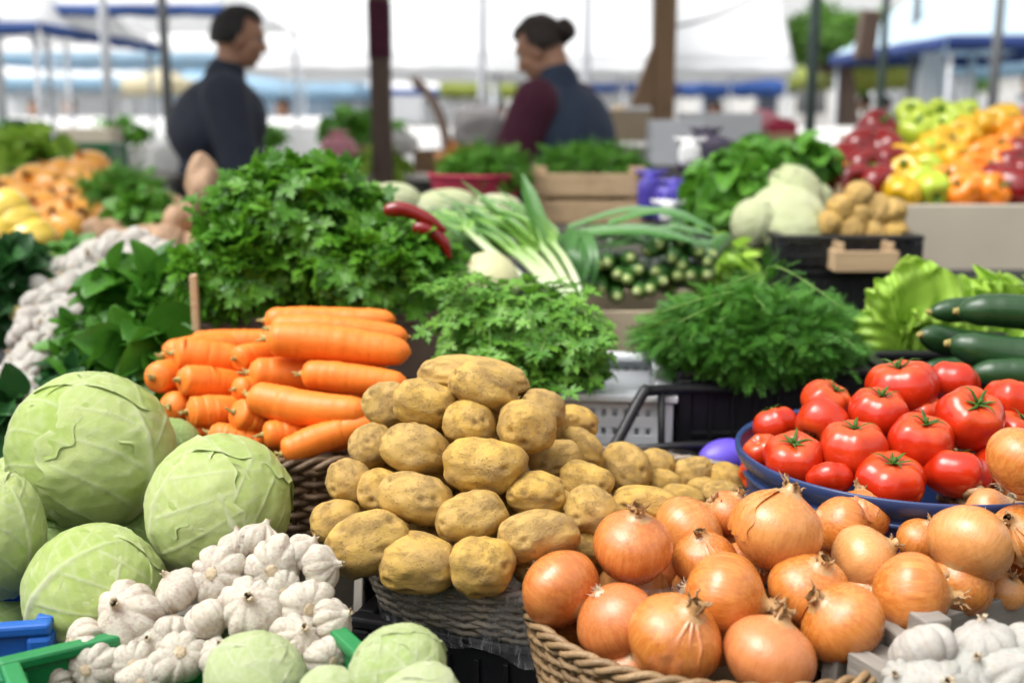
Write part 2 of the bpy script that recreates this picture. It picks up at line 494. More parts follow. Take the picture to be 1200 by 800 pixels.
MAT = dict(
    potato=m_potato(), onion=m_onion(),
    tuft=plain('dry_onion_neck', (.40, .23, .10), .6, .35, 60, .4, 200),
    roots=plain('dry_root_hair', (.54, .43, .29), .8, .3, 40),
    garlic=m_garlic('garlic_skin'), wgarlic=m_garlic('white_garlic_skin', (.46, .44, .40), (.34, .30, .25), .5),
    tomato=m_tomato(), calyx=leaf_mat('calyx_green', (.045, .12, .015), (.10, .22, .03)),
    carrot=m_carrot(), stub=plain('carrot_stalk_stub', (.34, .27, .08), .7, .3, 200),
    cabbage=m_cabbage('cabbage_leaf', (.43, .60, .105), (.65, .75, .30), (.80, .83, .58)),
    cabbage_g=m_cabbage('green_cabbage_leaf', (.21, .40, .07), (.40, .57, .17), (.68, .77, .42)),
    cabbage_y=m_cabbage('pale_cabbage_leaf', (.60, .67, .30), (.76, .79, .50), (.80, .82, .62)),
    kohl=m_cabbage('small_cabbage_leaf', (.46, .62, .17), (.74, .79, .50), (.82, .84, .66)),
    wick=m_wicker('wicker_willow', (.26, .155, .07), (.46, .30, .15)),
    wickd=m_wicker('dark_wicker', (.10, .06, .032), (.25, .155, .08)),
    wickp=m_wicker('weathered_wicker', (.24, .18, .125), (.60, .52, .42)),
    film=m_film(),
    greyw=m_wood('weathered_grey_wood', (.15, .135, .115), (.33, .30, .26)),
    palew=m_wood('pale_crate_wood', (.42, .28, .15), (.60, .43, .26)),
    brownw=m_wood('brown_post_wood', (.20, .115, .06), (.36, .23, .13), (30, 30, 3)),
    darkw=m_wood('dark_post_wood', (.085, .055, .042), (.15, .10, .075), (30, 30, 3)),
    pgreen=plain('green_plastic', (.015, .19, .055), .38, .2, 14, .25, 90),
    pblue=plain('blue_plastic', (.012, .10, .40), .38, .2, 14, .2, 90),
    tubblue=plain('tub_blue_plastic', (.022, .045, .135), .3, .25, 9, .2, 70),
    pblack=plain('black_plastic', (.012, .012, .014), .45, .3, 12, .25, 90),
    pwhite=plain('white_plastic', (.66, .68, .71), .4, .08, 12, .2, 90),
    cloth=plain('shade_dark_cloth', (.020, .020, .022), .9, .3, 10, .4, 200),  # near-black so the space beneath the produce reads as shade
    card=plain('cardboard', (.46, .37, .26), .85, .12, 12, .2, 100),
    beige=plain('beige_panel_board', (.52, .46, .36), .75, .1, 8, .2, 100),
    parsley=leaf_mat('parsley_leaf', (.030, .14, .010), (.16, .40, .030), .4, .35),
    celery=leaf_mat('celery_leaf', (.045, .18, .014), (.20, .43, .05), .42, .3),
    dill=leaf_mat('dill_leaf', (.030, .14, .014), (.13, .36, .04), .5, .25),
    spinach=leaf_mat('spinach_leaf', (.022, .11, .012), (.10, .29, .025), .38, .25),
    darkleaf=leaf_mat('dark_leaf', (.010, .055, .014), (.035, .13, .028), .4, .25),
    lettuce=leaf_mat('lettuce_leaf', (.20, .42, .025), (.47, .69, .11), .38, .35),
    grass=leaf_mat('bright_herb', (.045, .17, .015), (.13, .34, .03), .45, .3),
    treeleaf=leaf_mat('tree_leaf', (.06, .16, .02), (.16, .33, .05), .5, .4),
    stem=leaf_mat('herb_stem', (.12, .28, .04), (.30, .48, .12), .4, .2),
    scallion=m_scallion(), cucumber=m_cucumber(),
    gherkin=m_cucumber('small_cucumber_skin', (.022, .085, .016), (.07, .19, .035), (.42, .50, .15)),
    pstem=plain('pepper_stem', (.06, .17, .03), .5),
    pred=m_pepper('red_pepper_skin', (.13, .003, .004), (.24, .005, .006)),
    pyel=m_pepper('yellow_pepper_skin', (.60, .33, .006), (.70, .43, .015)),
    pgrn=m_pepper('lime_pepper_skin', (.33, .47, .03), (.50, .58, .05)),
    por=m_pepper('orange_pepper_skin', (.78, .17, .008), (.86, .28, .015)),
    oronion=m_pepper('golden_onion_skin', (.72, .27, .035), (.82, .44, .08)),
    sweet=plain('pink_tuber_skin', (.40, .25, .15), .65, .4, 5),
    quince=m_pepper('yellow_quince_skin', (.78, .50, .04), (.86, .66, .14)),
    violet=plain('violet_skin', (.14, .09, .62), .3, .2, 8),
    canvasw=m_canvas('white_canvas', (.93, .93, .93), .3), canvast=m_canvas('thin_white_canvas', (.94, .95, .96), .45), canvasp=m_canvas('pale_blue_canvas', (.66, .82, .92), .35), canvasb=m_canvas('blue_canvas', (.03, .10, .36), .3),
    canvasl=m_canvas('light_blue_canvas', (.48, .70, .86), .5), canvasy=m_canvas('yellow_green_canvas', (.32, .38, .06), .3),
    canvasg=m_canvas('yellow_canvas', (.88, .82, .62), .5), canvasn=m_canvas('navy_canvas', (.015, .045, .20), .2),
    tarp=plain('dark_tarpaulin', (.035, .05, .045), .7, .2, 3),
    metal=plain('grey_metal_pole', (.10, .105, .11), .45, .2, 10, Metallic=.6),
    metalg=plain('green_metal_pole', (.035, .06, .055), .45, .2, 10),
    metalw=plain('pale_metal_pole', (.50, .52, .55), .4, .1, 10),
    ground=m_ground(),
    skin=plain('human_skin', (.46, .24, .15), .5, .08, 8, .1, 90, Subsurface_Weight=.1, Subsurface_Scale=.01),
    hair=plain('dark_hair', (.006, .0045, .004), .6, .4, 60, .5, 160),
    hairb=plain('brown_hair', (.018, .008, .005), .6, .4, 60, .5, 160),
    navy=plain('navy_jacket_cloth', (.022, .029, .050), .8, .3, 8, .3, 60),
    vest=plain('blue_vest_cloth', (.022, .038, .075), .75, .25, 8, .3, 40),
    maroon=plain('maroon_sleeve_cloth', (.065, .008, .026), .85, .25, 8, .3, 80),
    jeans=plain('dark_trouser_cloth', (.03, .035, .05), .85, .2, 10),
    shoe=plain('shoe_leather', (.02, .018, .016), .5),
    redcl=plain('red_cloth', (.42, .03, .07), .8), pinkcl=plain('pink_plastic_bag', (.72, .30, .36), .5),
    greycl=plain('grey_cloth', (.20, .19, .19), .8), whitecl=plain('white_cloth', (.78, .78, .77), .8, .05),
    yelcl=plain('yellow_cloth', (.70, .58, .22), .8), blucl=plain('blue_cloth', (.06, .12, .24), .8),
    violbag=plain('violet_packaging', (.07, .05, .36), .4, .5, 12), darkbag=plain('dark_purple_bag', (.05, .04, .07), .5, .5, 8),
    white=plain('eye_white', (.35, .32, .30), .3),
    render=plain('pale_building_render', (.80, .79, .76), .8, .08, 1), glass=plain('window_glass', (.05, .06, .08), .1),
    rooft=plain('roof_tile', (.46, .40, .37), .8, .2, 3),
    orangecl=plain('orange_produce', (.74, .32, .08), .5, .3, 25),
)
# ---------------------------------------------------------------- produce prototypes (mesh data shared by the copies)
def put(proto, loc, rot, scale, label, group=None, cat=None):
    o = new_obj(proto['name'], proto['mesh'], None, loc, rot, scale)
    tag(o, label, cat or proto['cat'], group)
    for nm, me in proto.get('parts', []): new_obj(nm, me, o)
    return o


def potato_mesh(k):
    V, f = ICO(5)
    V = V.copy()
    n1 = nz(V, .9, k); n2 = nz(V, 2.2, k + 20); n3 = nz(V, 5, k + 40)
    r = (np.abs(V) ** 2.5).sum(1) ** (-1 / 2.5) * (1 + .13 * n1 + .07 * n2 + .016 * n3)
    rr = np.random.default_rng(k)
    dent = np.zeros(len(V))
    for _ in range(9):
        d = rr.normal(size=3); d /= np.linalg.norm(d)
        ang = np.arccos(np.clip(V @ d, -1, 1))
        r -= .075 * np.exp(-(ang / .12) ** 2) - .028 * np.exp(-((ang - .22) / .12) ** 2)
        dent = np.maximum(dent, np.exp(-(ang / (.06 + .04 * rr.random())) ** 2))
    P = V * r[:, None]
    P[:, 2] += .07 * (P[:, 0] ** 2 - .4) * (1 if k % 2 else -1)
    lo, hi = P.min(0), P.max(0)
    P = (P - (lo + hi) / 2) / ((hi - lo) / 2)
    return MB().add(P, f, dent).mesh('potato', MAT['potato'])


POT = [dict(name='potato', cat='potato', mesh=potato_mesh(k)) for k in range(6)]


def onion_proto(k, skin='onion', nm='onion'):
    rr = np.random.default_rng(100 + k)
    nk = .95 + .12 * rr.random()
    prof = [(0, -.90), (.14, -.90), (.45, -.80), (.74, -.58), (.95, -.25), (1, .05), (.93, .36), (.74, .62), (.48, .79), (.27, .90), (.17, 1.0), (.13, nk + .15)]
    pa = rr.random(4) * 6

    def fn(r, z, ph):
        r = r * (1 + .022 * np.cos(2 * ph + pa[0]) + .018 * np.cos(3 * ph + pa[1] + z) + .005 * np.cos(11 * ph + pa[2] + z * .5))
        return r, z + .03 * np.cos(ph + pa[3]) * r
    body = MB().grid(lathe(prof, 56, 44, fn), wrap=True).mesh(nm, MAT[skin])
    nb = MB()
    for j in range(8):
        a = rr.random() * 2 * PI; L = .12 + .30 * rr.random(); s = .05 + .22 * rr.random()
        t = np.linspace(0, 1, 7)[:, None]
        d = np.array([math.cos(a), math.sin(a), 0])
        P = np.array([0, 0, nk - .12]) + d * (.12 + s * t ** 2) + np.array([0, 0, 1.]) * (L * (t + .12)) + rr.normal(size=(7, 3)) * .025
        nb.tube(P, np.array([.10, .095, .08, .07, .055, .035, .008]) * (.6 + .6 * rr.random()), 5, flat=.35)
    neck = nb.mesh('dry_neck', MAT['tuft'])
    rb = MB()
    rb.ell((0, 0, -.89), (.16, .16, .045), sub=2)
    for j in range(26):
        a = rr.random() * 2 * PI; q = .13 * rr.random() ** .5; L = .06 + .13 * rr.random()
        p = np.array([q * math.cos(a), q * math.sin(a), -.90]); d = np.array([math.cos(a) * .6, math.sin(a) * .6, -.8])
        rb.tube(np.array([p, p + d * L * .5, p + d * L + rr.normal(size=3) * .03]), [.012, .010, .003], 4)
    parts = [('dry_neck', neck), ('root_tuft', rb.mesh('root_tuft', MAT['roots']))]
    if k % 2 == 0:      # a lifted flake of dry skin
        a0 = rr.random() * 6; w = .35 + .25 * rr.random()
        u = np.linspace(-.35, .9, 16)[:, None]; v = np.linspace(-1, 1, 12)[None]
        rad = np.interp(u, [-.9, -.58, -.25, .05, .36, .62, .79, .90, 1.0], [.14, .74, .95, 1, .93, .74, .48, .27, .17])
        edge = np.maximum(np.abs(v), np.abs((u - .275) / .625))
        rad = rad + .012 + .05 * edge ** 4 + .02 * np.sin(9 * v + 7 * u)
        ph = a0 + v * w * (1 - .45 * np.clip(u, 0, 1)) * (1 + .12 * np.sin(11 * u))
        Gd = np.stack([rad * np.cos(ph), rad * np.sin(ph), u + 0 * v + .03 * np.sin(8 * v)], -1)
        parts.append(('loose_skin', MB().grid(Gd).mesh('loose_skin', MAT['onion'])))
    return dict(name=nm, cat='onion', mesh=body, parts=parts)


ONI = [onion_proto(k) for k in range(4)]


def garlic_proto(k, mat='garlic'):
    rr = np.random.default_rng(200 + k)
    n = [9, 8, 10, 7][k % 4]
    cuts = np.sort((np.arange(n) + .45 * rr.random(n)) / n * 2 * PI)
    amp = .2 + 1.3 * rr.random(n); dep = .35 + 1.1 * rr.random(n); s0 = rr.random() * 6
    prof = [(0, -.62), (.22, -.64), (.55, -.62), (.86, -.42), (1, -.08), (.96, .22), (.82, .46), (.56, .62), (.30, .73), (.17, .84), (.14, .96), (.12, 1.02)]

    def fn(r, z, ph):
        d = np.min(np.abs((ph[..., None] - cuts + PI) % (2 * PI) - PI), -1)
        idx = np.argmin(np.abs((ph[..., None] - cuts + PI) % (2 * PI) - PI), -1)
        w = np.clip((r - .26) * 1.7, 0, 1)
        g_ = 1 - .115 * w * dep[idx] * np.exp(-(d / .09) ** 2) * (.55 + .45 * np.sin(ph + s0)) 
        bulge = 1 + .07 * w * np.sin(d * 5) * amp[idx]
        z2 = z - .06 * w * np.exp(-(d / .15) ** 2) * np.sign(z)
        return r * g_ * bulge * (1 + .07 * np.cos(2 * ph + k) + .05 * np.cos(3 * ph + s0)), z2
    Gd = lathe(prof, 88, 34, fn)
    t = np.clip(Gd[..., 2] - .7, 0, 1)
    Gd[..., 0] += t * .35 * math.cos(k * 2.1); Gd[..., 1] += t * .35 * math.sin(k * 2.1)
    body = MB().grid(Gd, wrap=True).mesh('garlic_bulb', MAT[mat])
    rb = MB()
    rb.ell((0, 0, -.625), (.24, .24, .06), sub=2)
    for j in range(40):
        a = rr.random() * 2 * PI; q = .23 * rr.random() ** .5; L = .05 + .08 * rr.random()
        p = np.array([q * math.cos(a), q * math.sin(a), -.65]); dd = np.array([math.cos(a) * .5, math.sin(a) * .5, -.8])
        rb.tube(np.array([p, p + dd * L]), [.014, .004], 4)
    tb = MB()
    for j in range(5):
        a = rr.random() * 6; L = .08 + .08 * rr.random()
        b0 = np.array([.11 * math.cos(k * 2.1) + .07 * math.cos(a), .11 * math.sin(k * 2.1) + .07 * math.sin(a), .94])
        tb.tube(np.array([b0, b0 + np.array([.05 * math.cos(a), .05 * math.sin(a), L * .6]), b0 + np.array([.1 * math.cos(a), .1 * math.sin(a), L])]), [.07, .06, .01], 5, flat=.4)
    return dict(name='garlic_bulb', cat='garlic bulb', mesh=body, parts=[('root_plate', rb.mesh('root_plate', MAT['roots'])), ('cut_stem', tb.mesh('cut_stem', MAT['roots']))])


GAR = [garlic_proto(k) for k in range(7)]
WGAR = [garlic_proto(k, 'wgarlic') for k in range(4)]


def star_calyx(rr, n, L, r0, droop):
    b = MB()
    for j in range(n):
        a = j / n * 2 * PI + .3 * rr.random()
        t = np.linspace(0, 1, 8)
        d = np.array([math.cos(a), math.sin(a), 0]); l = L * (.75 + .5 * rr.random())
        P = d[None] * (r0 + l * t)[:, None]
        P[:, 2] = .05 + .10 * np.sin(t * 2.5) * rr.random() * 1.6 - droop * t ** 2
        P[:, :2] += np.array([-d[1], d[0]])[None] * (.12 * rr.normal() * t ** 2)[:, None]
        b.tube(P, np.array([.055, .06, .06, .055, .045, .032, .02, .004]), 5, a=rr.random(), flat=.35)
    b.tube(np.array([[0, 0, -.02], [.02, 0, .12], [.06, .03, .24]]), [.06, .05, .065], 7, a=.8)
    return b


def tomato_proto(k):
    rr = np.random.default_rng(300 + k)
    nl = [5, 6, 4][k % 3]; p0 = rr.random() * 6
    prof = [(0, .60), (.10, .61), (.25, .69), (.48, .76), (.75, .64), (.94, .34), (1, 0), (.93, -.36), (.72, -.64), (.42, -.80), (.15, -.84), (0, -.83)]

    def fn(r, z, ph):
        m = 1 + (.035 * np.cos(nl * ph + p0) + .025 * np.cos(2 * ph + p0 * 2) + .015 * np.cos(9 * ph)) * np.clip(r * 1.5, 0, 1)
        return r * m, z + .02 * np.cos(nl * ph + p0) * (z > 0)
    Gd = lathe(prof, 64, 40, fn)[::-1]
    cal = star_calyx(rr, 6 if k < 2 else 5, .5, .04, -.02)
    cal.xform(lambda v: v + np.array([0, 0, .64]) + np.stack([0 * v[:, 0], 0 * v[:, 0], .10 * np.clip(np.hypot(v[:, 0], v[:, 1]) - .1, 0, .3) / .3], 1))
    return dict(name='tomato', cat='tomato', mesh=MB().grid(Gd, wrap=True).mesh('tomato', MAT['tomato']), parts=[('calyx', cal.mesh('calyx', MAT['calyx']))])


TOM = [tomato_proto(k) for k in range(5)]
for k in (3,): TOM[k]['parts'] = [('stalk_scar', MB().ell((0, 0, .60), (.09, .09, .02), sub=2).mesh('stalk_scar', MAT['stub']))]


def carrot_obj(p, q, r, label, k, grp, flip=False):
    rr = np.random.default_rng(400 + k)
    p = np.asarray(p); q = np.asarray(q)
    L = np.linalg.norm(q - p)
    t = np.linspace(0, 1, 40)
    sh = np.interp(t, [0, .012, .035, .08, .3, .6, .85, .93, .97, 1], [.10, .45, .72, .90, 1, .95, .82, .68, .46, .08])
    sh = spline(np.stack([t, sh], 1), 40)[:, 1]
    P = np.stack([t * L - L / 2, L * .025 * np.sin(t * 3 + rr.random() * 6), L * .03 * np.sin(t * 3.1) * rr.normal() * .6], 1)
    P += .010 * r * rr.normal(size=P.shape)
    b = MB().tube(P, np.maximum(sh * r * (1 + .005 * rr.normal(size=40)), 1e-4), 28)
    o = new_obj('carrot', b.mesh('carrot', MAT['carrot']), None, (p + q) / 2, frame_x(q - p, rr.random() * 6))
    tag(o, label, 'carrot', grp)
    for s in ((0, -1) if (k % 2) else (0,)):
        e = P[s]; d = np.array([-1., 0, 0]) if s == 0 else np.array([1., 0, 0])
        st = MB()
        st.tube(np.array([e - d * r * .15, e + d * r * .08, e + d * r * .20 + rr.normal(size=3) * r * .06]), np.array([.26, .19, .09]) * r * (1 if s == 0 else .5), 8)
        for j in range(4 if s == 0 else 0):
            st.tube(np.array([e, e + d * r * .35 + rr.normal(size=3) * r * .14]), np.array([.09, .05]) * r, 5)
        st.build('stalk_stub' if s == 0 else 'root_tip', MAT['stub'], o)
    return o


def cabbage_proto(k, mat='cabbage', nleaf=7):
    rr = np.random.default_rng(500 + k)
    V, f = ICO(4)
    V = V * (1 + .03 * nz(V, 1.5, k))[:, None] * .945
    core = MB().add(V, f).mesh('cabbage', MAT[mat])
    parts = []
    for j in range(nleaf):
        az = j * 2.4 + rr.random() * .5
        el = [-.15, -.05, .1, .2, .3, .1, .35][j % 7] + .15 * rr.normal()
        c = np.array([math.cos(az) * math.cos(el), math.sin(az) * math.cos(el), math.sin(el)])
        a = np.array([-math.sin(az), math.cos(az), 0]); b = np.cross(c, a)
        nu, nv = 96, 96
        u = np.linspace(-1, 1, nu)[:, None] * np.ones(nv)[None]
        v = np.linspace(-1, 1, nv)[None] * np.ones(nu)[:, None]
        wid = np.sqrt(np.clip(1 - (np.clip(u, -1, 1) * .86) ** 2, 0, 1)) * (1 + .05 * np.sin(u * 9 + j) + .03 * np.sin(u * 23 + j))
        hh = 1.45 * (1 - .12 * v ** 2)
        x = v * wid * 1.35; y = u * hh
        ang = np.hypot(x, y) + 1e-9
        D = np.cos(ang)[..., None] * c + (np.sin(ang) / ang)[..., None] * (x[..., None] * a + y[..., None] * b)
        edge = np.maximum(np.abs(u), np.abs(v))
        mid = np.exp(-(v * wid / (.018 + .040 * (1 - u) / 2)) ** 2) * np.clip((1.0 - u) * .9, 0, 1)
        tt = (u + 1) * 2.6 - np.abs(v) * wid * 2.0 + .25 * np.sign(v) + .22 * np.sin(3 * v * wid + j)
        side = np.exp(-((tt - np.round(tt)) / (.038 + .012 * np.abs(v))) ** 2) * np.clip(1.1 - np.abs(v), 0, 1) ** .6 * np.clip(np.abs(v) * 9, 0, 1)
        t2 = tt * 2.6 + np.abs(v) * 6
        side2 = np.exp(-((t2 - np.round(t2)) / .10) ** 2) * .42 * np.clip(1.05 - np.abs(v), 0, 1)
        pk = nz(D.reshape(-1, 3), 3.2, k * 9 + j).reshape(nu, nv)
        fq = tt - np.round(tt)
        crk = nz((D * 6).reshape(-1, 3), 1.4, k * 5 + j).reshape(nu, nv)
        r = .012 * (np.cos(2 * PI * (fq - .5)) - 1) * .5 * np.clip(1.1 - np.abs(v), 0, 1) * np.clip(np.abs(v) * 5, 0, 1) + .010 * crk + .965 + .015 * j + .034 * mid + .016 * side + .026 * pk + .006 * side2 + (.055 + .07 * rr.random()) * np.clip(edge - .76, 0, 1) ** 1.5 * 4 * (.6 + .7 * np.sin(4 * u + 3 * v + j) + .14 * np.sin(15 * u + 11 * v)) * (.35 + .4 * (u > -.2))
        r = r - .004 * j * edge
        A = np.clip(np.maximum(np.maximum(np.maximum(mid, side * .8), side2), .75 * np.clip(-u - .35, 0, 1) * 1.4) + .35 * np.clip(edge - .93, 0, 1) / .07 + .25 * crk, 0, 1)
        parts.append(('outer_leaf', MB().grid(D * r[..., None], A).mesh('outer_leaf', MAT[mat])))
    st = MB().tube(np.array([[0, 0, -.9], [0, 0, -1.06], [0, 0, -1.12]]), [.22, .20, .17], 14)
    parts.append(('cut_stalk', st.mesh('cut_stalk', MAT['kohl'])))
    return dict(name='cabbage', cat='cabbage', mesh=core, parts=parts)


CAB = [cabbage_proto(0), cabbage_proto(1), cabbage_proto(2)]
CABG = [cabbage_proto(3, 'cabbage_g')]
CABK = [cabbage_proto(6, 'kohl', 6), cabbage_proto(7, 'kohl', 6)]
CABY = [cabbage_proto(4, 'cabbage_y'), cabbage_proto(5, 'cabbage_y')]


def cucumber_mesh(k, mat='cucumber', r=.17, tipw=.0):
    rr = np.random.default_rng(600 + k)
    t = np.linspace(0, 1, 36)
    sh = np.interp(t, [0, .02, .06, .14, .5, .86, .95, .985, 1], [.12, .36, .62, .88, 1, .95, .7, .42, .08])
    P = np.stack([t * 2 - 1, .06 * np.sin(t * 3.14 + k), .05 * np.sin(t * 3.14)], 1)
    b = MB().tube(P, sh * r * (1 + .012 * rr.normal(size=36)), 24, a=np.clip((.065 - t) / .04, 0, 1) * tipw)
    me = b.mesh('cucumber', MAT[mat])
    s = MB().tube(np.array([[-.99, .06 * math.sin(k), 0], [-1.05, .06 * math.sin(k), .01]]), [r * .22, r * .16], 8)
    s.ell((-.985, .06 * math.sin(k), 0), (.02, r * .25, r * .25), sub=2)
    return dict(name='cucumber', cat='cucumber', mesh=me, parts=[('stalk_end', s.mesh('stalk_end', MAT['stub' if mat == 'cucumber' else 'kohl']))])


CUC = [cucumber_mesh(k) for k in range(3)]
GHE = [cucumber_mesh(k + 5, 'gherkin', .24, 1.) for k in range(2)]


def pepper_proto(k, mat):
    rr = np.random.default_rng(700 + k)
    nl = 3 + k % 2; p0 = rr.random() * 6
    prof = [(0, .62), (.12, .64), (.3, .80), (.6, .86), (.88, .66), (1, .25), (.96, -.2), (.86, -.6), (.66, -.88), (.4, -.98), (.15, -.90), (0, -.86)]

    def fn(r, z, ph):
        m = 1 - .14 * (1 - np.abs(np.cos(nl * ph / 2 + p0))) ** 2 * np.clip(r * 2, 0, 1) + .03 * np.cos(ph + p0)
        return r * m, z
    st = MB().tube(np.array([[0, 0, .58], [.02, 0, .8], [.09, .03, 1.0], [.2, .08, 1.15]]), [.16, .10, .09, .12], 8)
    st.ell((0, 0, .64), (.26, .26, .05), sub=2)
    return dict(name='bell_pepper', cat='bell pepper', mesh=MB().grid(lathe(prof, 44, 30, fn)[::-1], wrap=True).mesh('bell_pepper', MAT[mat]), parts=[('pepper_stem', st.mesh('pepper_stem', MAT['pstem']))])


PEP = {c: [pepper_proto(k, m) for k in range(2)] for c, m in (('red', 'pred'), ('yellow', 'pyel'), ('lime green', 'pgrn'), ('orange', 'por'))}


# ---------------------------------------------------------------- leaves
def fan(outline, c):
    P = np.array([[r * math.sin(math.radians(a)), r * math.cos(math.radians(a)), 0] for a, r in outline])
    V = np.vstack([[0, c, 0], P])
    V[:, 2] = .22 * np.abs(V[:, 0]) - .22 * V[:, 1] ** 2
    n = len(P)
    return V, np.array([[0, j + 1, j] for j in range(1, n)] + [[0, 1, n]])


_par = [(-100, .12), (-74, .52), (-63, .48), (-52, .72), (-40, .66), (-30, .42), (-19, .82), (-10, .76), (0, 1.), (10, .76), (19, .82), (30, .42), (40, .66), (52, .72), (63, .48), (74, .52), (100, .12)]
_cel = [(-100, .08), (-60, .34), (-50, .36), (-40, .62), (-28, .52), (-22, .40), (-15, .86), (-7, .74), (0, 1.08), (7, .74), (15, .86), (22, .40), (28, .52), (40, .62), (50, .36), (60, .34), (100, .08)]
_ova = [(-120, .06), (-75, .22), (-50, .38), (-34, .55), (-22, .74), (-10, .92), (0, 1.02), (10, .92), (22, .74), (34, .55), (50, .38), (75, .22), (120, .06)]


def combine(parts):
    Vs, Fs, n = [], [], 0
    for V, f in parts: Vs.append(V); Fs.append(f + n); n += len(V)
    return np.vstack(Vs), np.vstack(Fs)


def xf(T, R=np.eye(3), s=1., t=(0, 0, 0)): return (T[0] * s) @ np.asarray(R).T + np.array(t), T[1]


def strip(p, q, w0, w1, z=0.):
    p = np.append(np.array(p, float), 0.)[:3]; q = np.append(np.array(q, float), 0.)[:3]; d = q - p; n = np.array([-d[1], d[0], 0]); n /= np.linalg.norm(n) + 1e-9
    V = np.array([p - n * w0, p + n * w0, q + n * w1, q - n * w1]); V[:, 2] += z
    return V, np.array([[0, 3, 2], [0, 2, 1]])


def trio(o, sp=1.0, sc=.62):
    T = fan(o, .35)
    return combine([xf(T, s=sc, t=(0, .42, 0)), xf(T, rotz(1.05) @ roty(.35), sc * .88, (-.03, .34, 0)), xf(T, rotz(-1.05) @ roty(-.35), sc * .88, (.03, .34, 0)), strip((0, 0), (0, .46), .018, .012)])


def dill_leaf(seed):
    rr = np.random.default_rng(seed); parts = [strip((0, 0), (0, 1), .012, .004)]
    for j in range(11):
        y = .12 + .085 * j
        for s in (-1, 1):
            L = .42 * (1 - .75 * y) * (.8 + .4 * rr.random()); a = .75 + .2 * rr.random()
            q = (s * L * math.sin(a), y + L * math.cos(a))
            parts.append(strip((0, y), q, .011, .005, .05 * rr.normal()))
            for m in (.35, .6, .82):
                b = (s * L * math.sin(a) * m, y + L * math.cos(a) * m)
                for ss in (-1, 1):
                    aa = s * a + ss * .7; l2 = L * .42 * (1.1 - m)
                    parts.append(strip(b, (b[0] + l2 * math.sin(aa), b[1] + l2 * math.cos(aa)), .011, .004, .06 * rr.normal()))
    return combine(parts)


def ruffle(o):
    """ovate leaf with a mid fold, several rows"""
    n = 9; V = []; 
    for i in range(n):
        u = i / (n - 1); w = .42 * math.sin(PI * min(1, u * .92 + .06)) ** .7
        for j in range(5):
            v = j / 2 - 1
            V.append((v * w, u, .10 * abs(v) * w * 4 - .30 * u ** 2 + .03 * math.sin(7 * u + 3 * v)))
    idx = np.arange(n * 5).reshape(n, 5); q = np.stack([idx[:-1, :-1], idx[:-1, 1:], idx[1:, 1:], idx[1:, :-1]], -1).reshape(-1, 4)
    return np.array(V), np.vstack([q[:, :3], q[:, [0, 2, 3]]])


TPL = dict(parsley=[trio(_par)], celery=[trio(_cel, 1, .66)], dill=[dill_leaf(1), dill_leaf(2), dill_leaf(3)], ovate=[ruffle(0)], simple=[fan(_ova, .5)])


def scatter(mb, tpls, pos, ydir, nrm, size, rr):
    """leaf copies: growth along ydir, face along nrm"""
    pos = np.asarray(pos); n = len(pos)
    y = ydir / (np.linalg.norm(ydir, axis=1)[:, None] + 1e-9)
    x = np.cross(y, nrm); x /= np.linalg.norm(x, axis=1)[:, None] + 1e-9
    z = np.cross(x, y)
    R = np.stack([x, y, z], 2)
    size = np.broadcast_to(size, (n,))
    which = rr.integers(0, len(tpls), n)
    for w, (V, f) in enumerate(tpls):
        m = which == w
        k = m.sum()
        if not k: continue
        W = np.einsum('nij,vj->nvi', R[m], V) * size[m][:, None, None] + pos[m][:, None]
        Fx = (f[None] + (np.arange(k) * len(V))[:, None, None]).reshape(-1, 3)
        mb.add(W.reshape(-1, 3), Fx, np.repeat(rr.random(k), len(V)))
    return mb


def mass(mb, c, radii, n, tpl, size, seed, inner=.55, up=.5, droop=.6, lump=.22, lower=-.35, R=np.eye(3)):
    """lumpy dome of leaves through the outer shell of an ellipsoid"""
    rr = np.random.default_rng(seed)
    D = rr.normal(size=(n * 3, 3)); D /= np.linalg.norm(D, axis=1)[:, None]
    D = D[D[:, 2] > lower][:n]; n = len(D)
    k = (1 + lump * nz(D, 2.2, seed) + lump * .5 * nz(D, 5, seed + 3)) * (inner + (1 - inner) * rr.random(n) ** .5)
    P = D * np.asarray(radii) * k[:, None]
    N = D / np.asarray(radii); N /= np.linalg.norm(N, axis=1)[:, None]
    N = N + np.array([0, 0, up]) + .45 * rr.normal(size=(n, 3))
    Y = np.cross(np.cross(N, np.array([0, 0, -1.]) + .9 * rr.normal(size=(n, 3))), N) * droop + .35 * D
    P = P @ np.asarray(R).T + np.asarray(c); N = N @ np.asarray(R).T; Y = Y @ np.asarray(R).T
    return scatter(mb, TPL[tpl], P, Y, N, size * (.7 + .6 * rr.random(n)), rr)


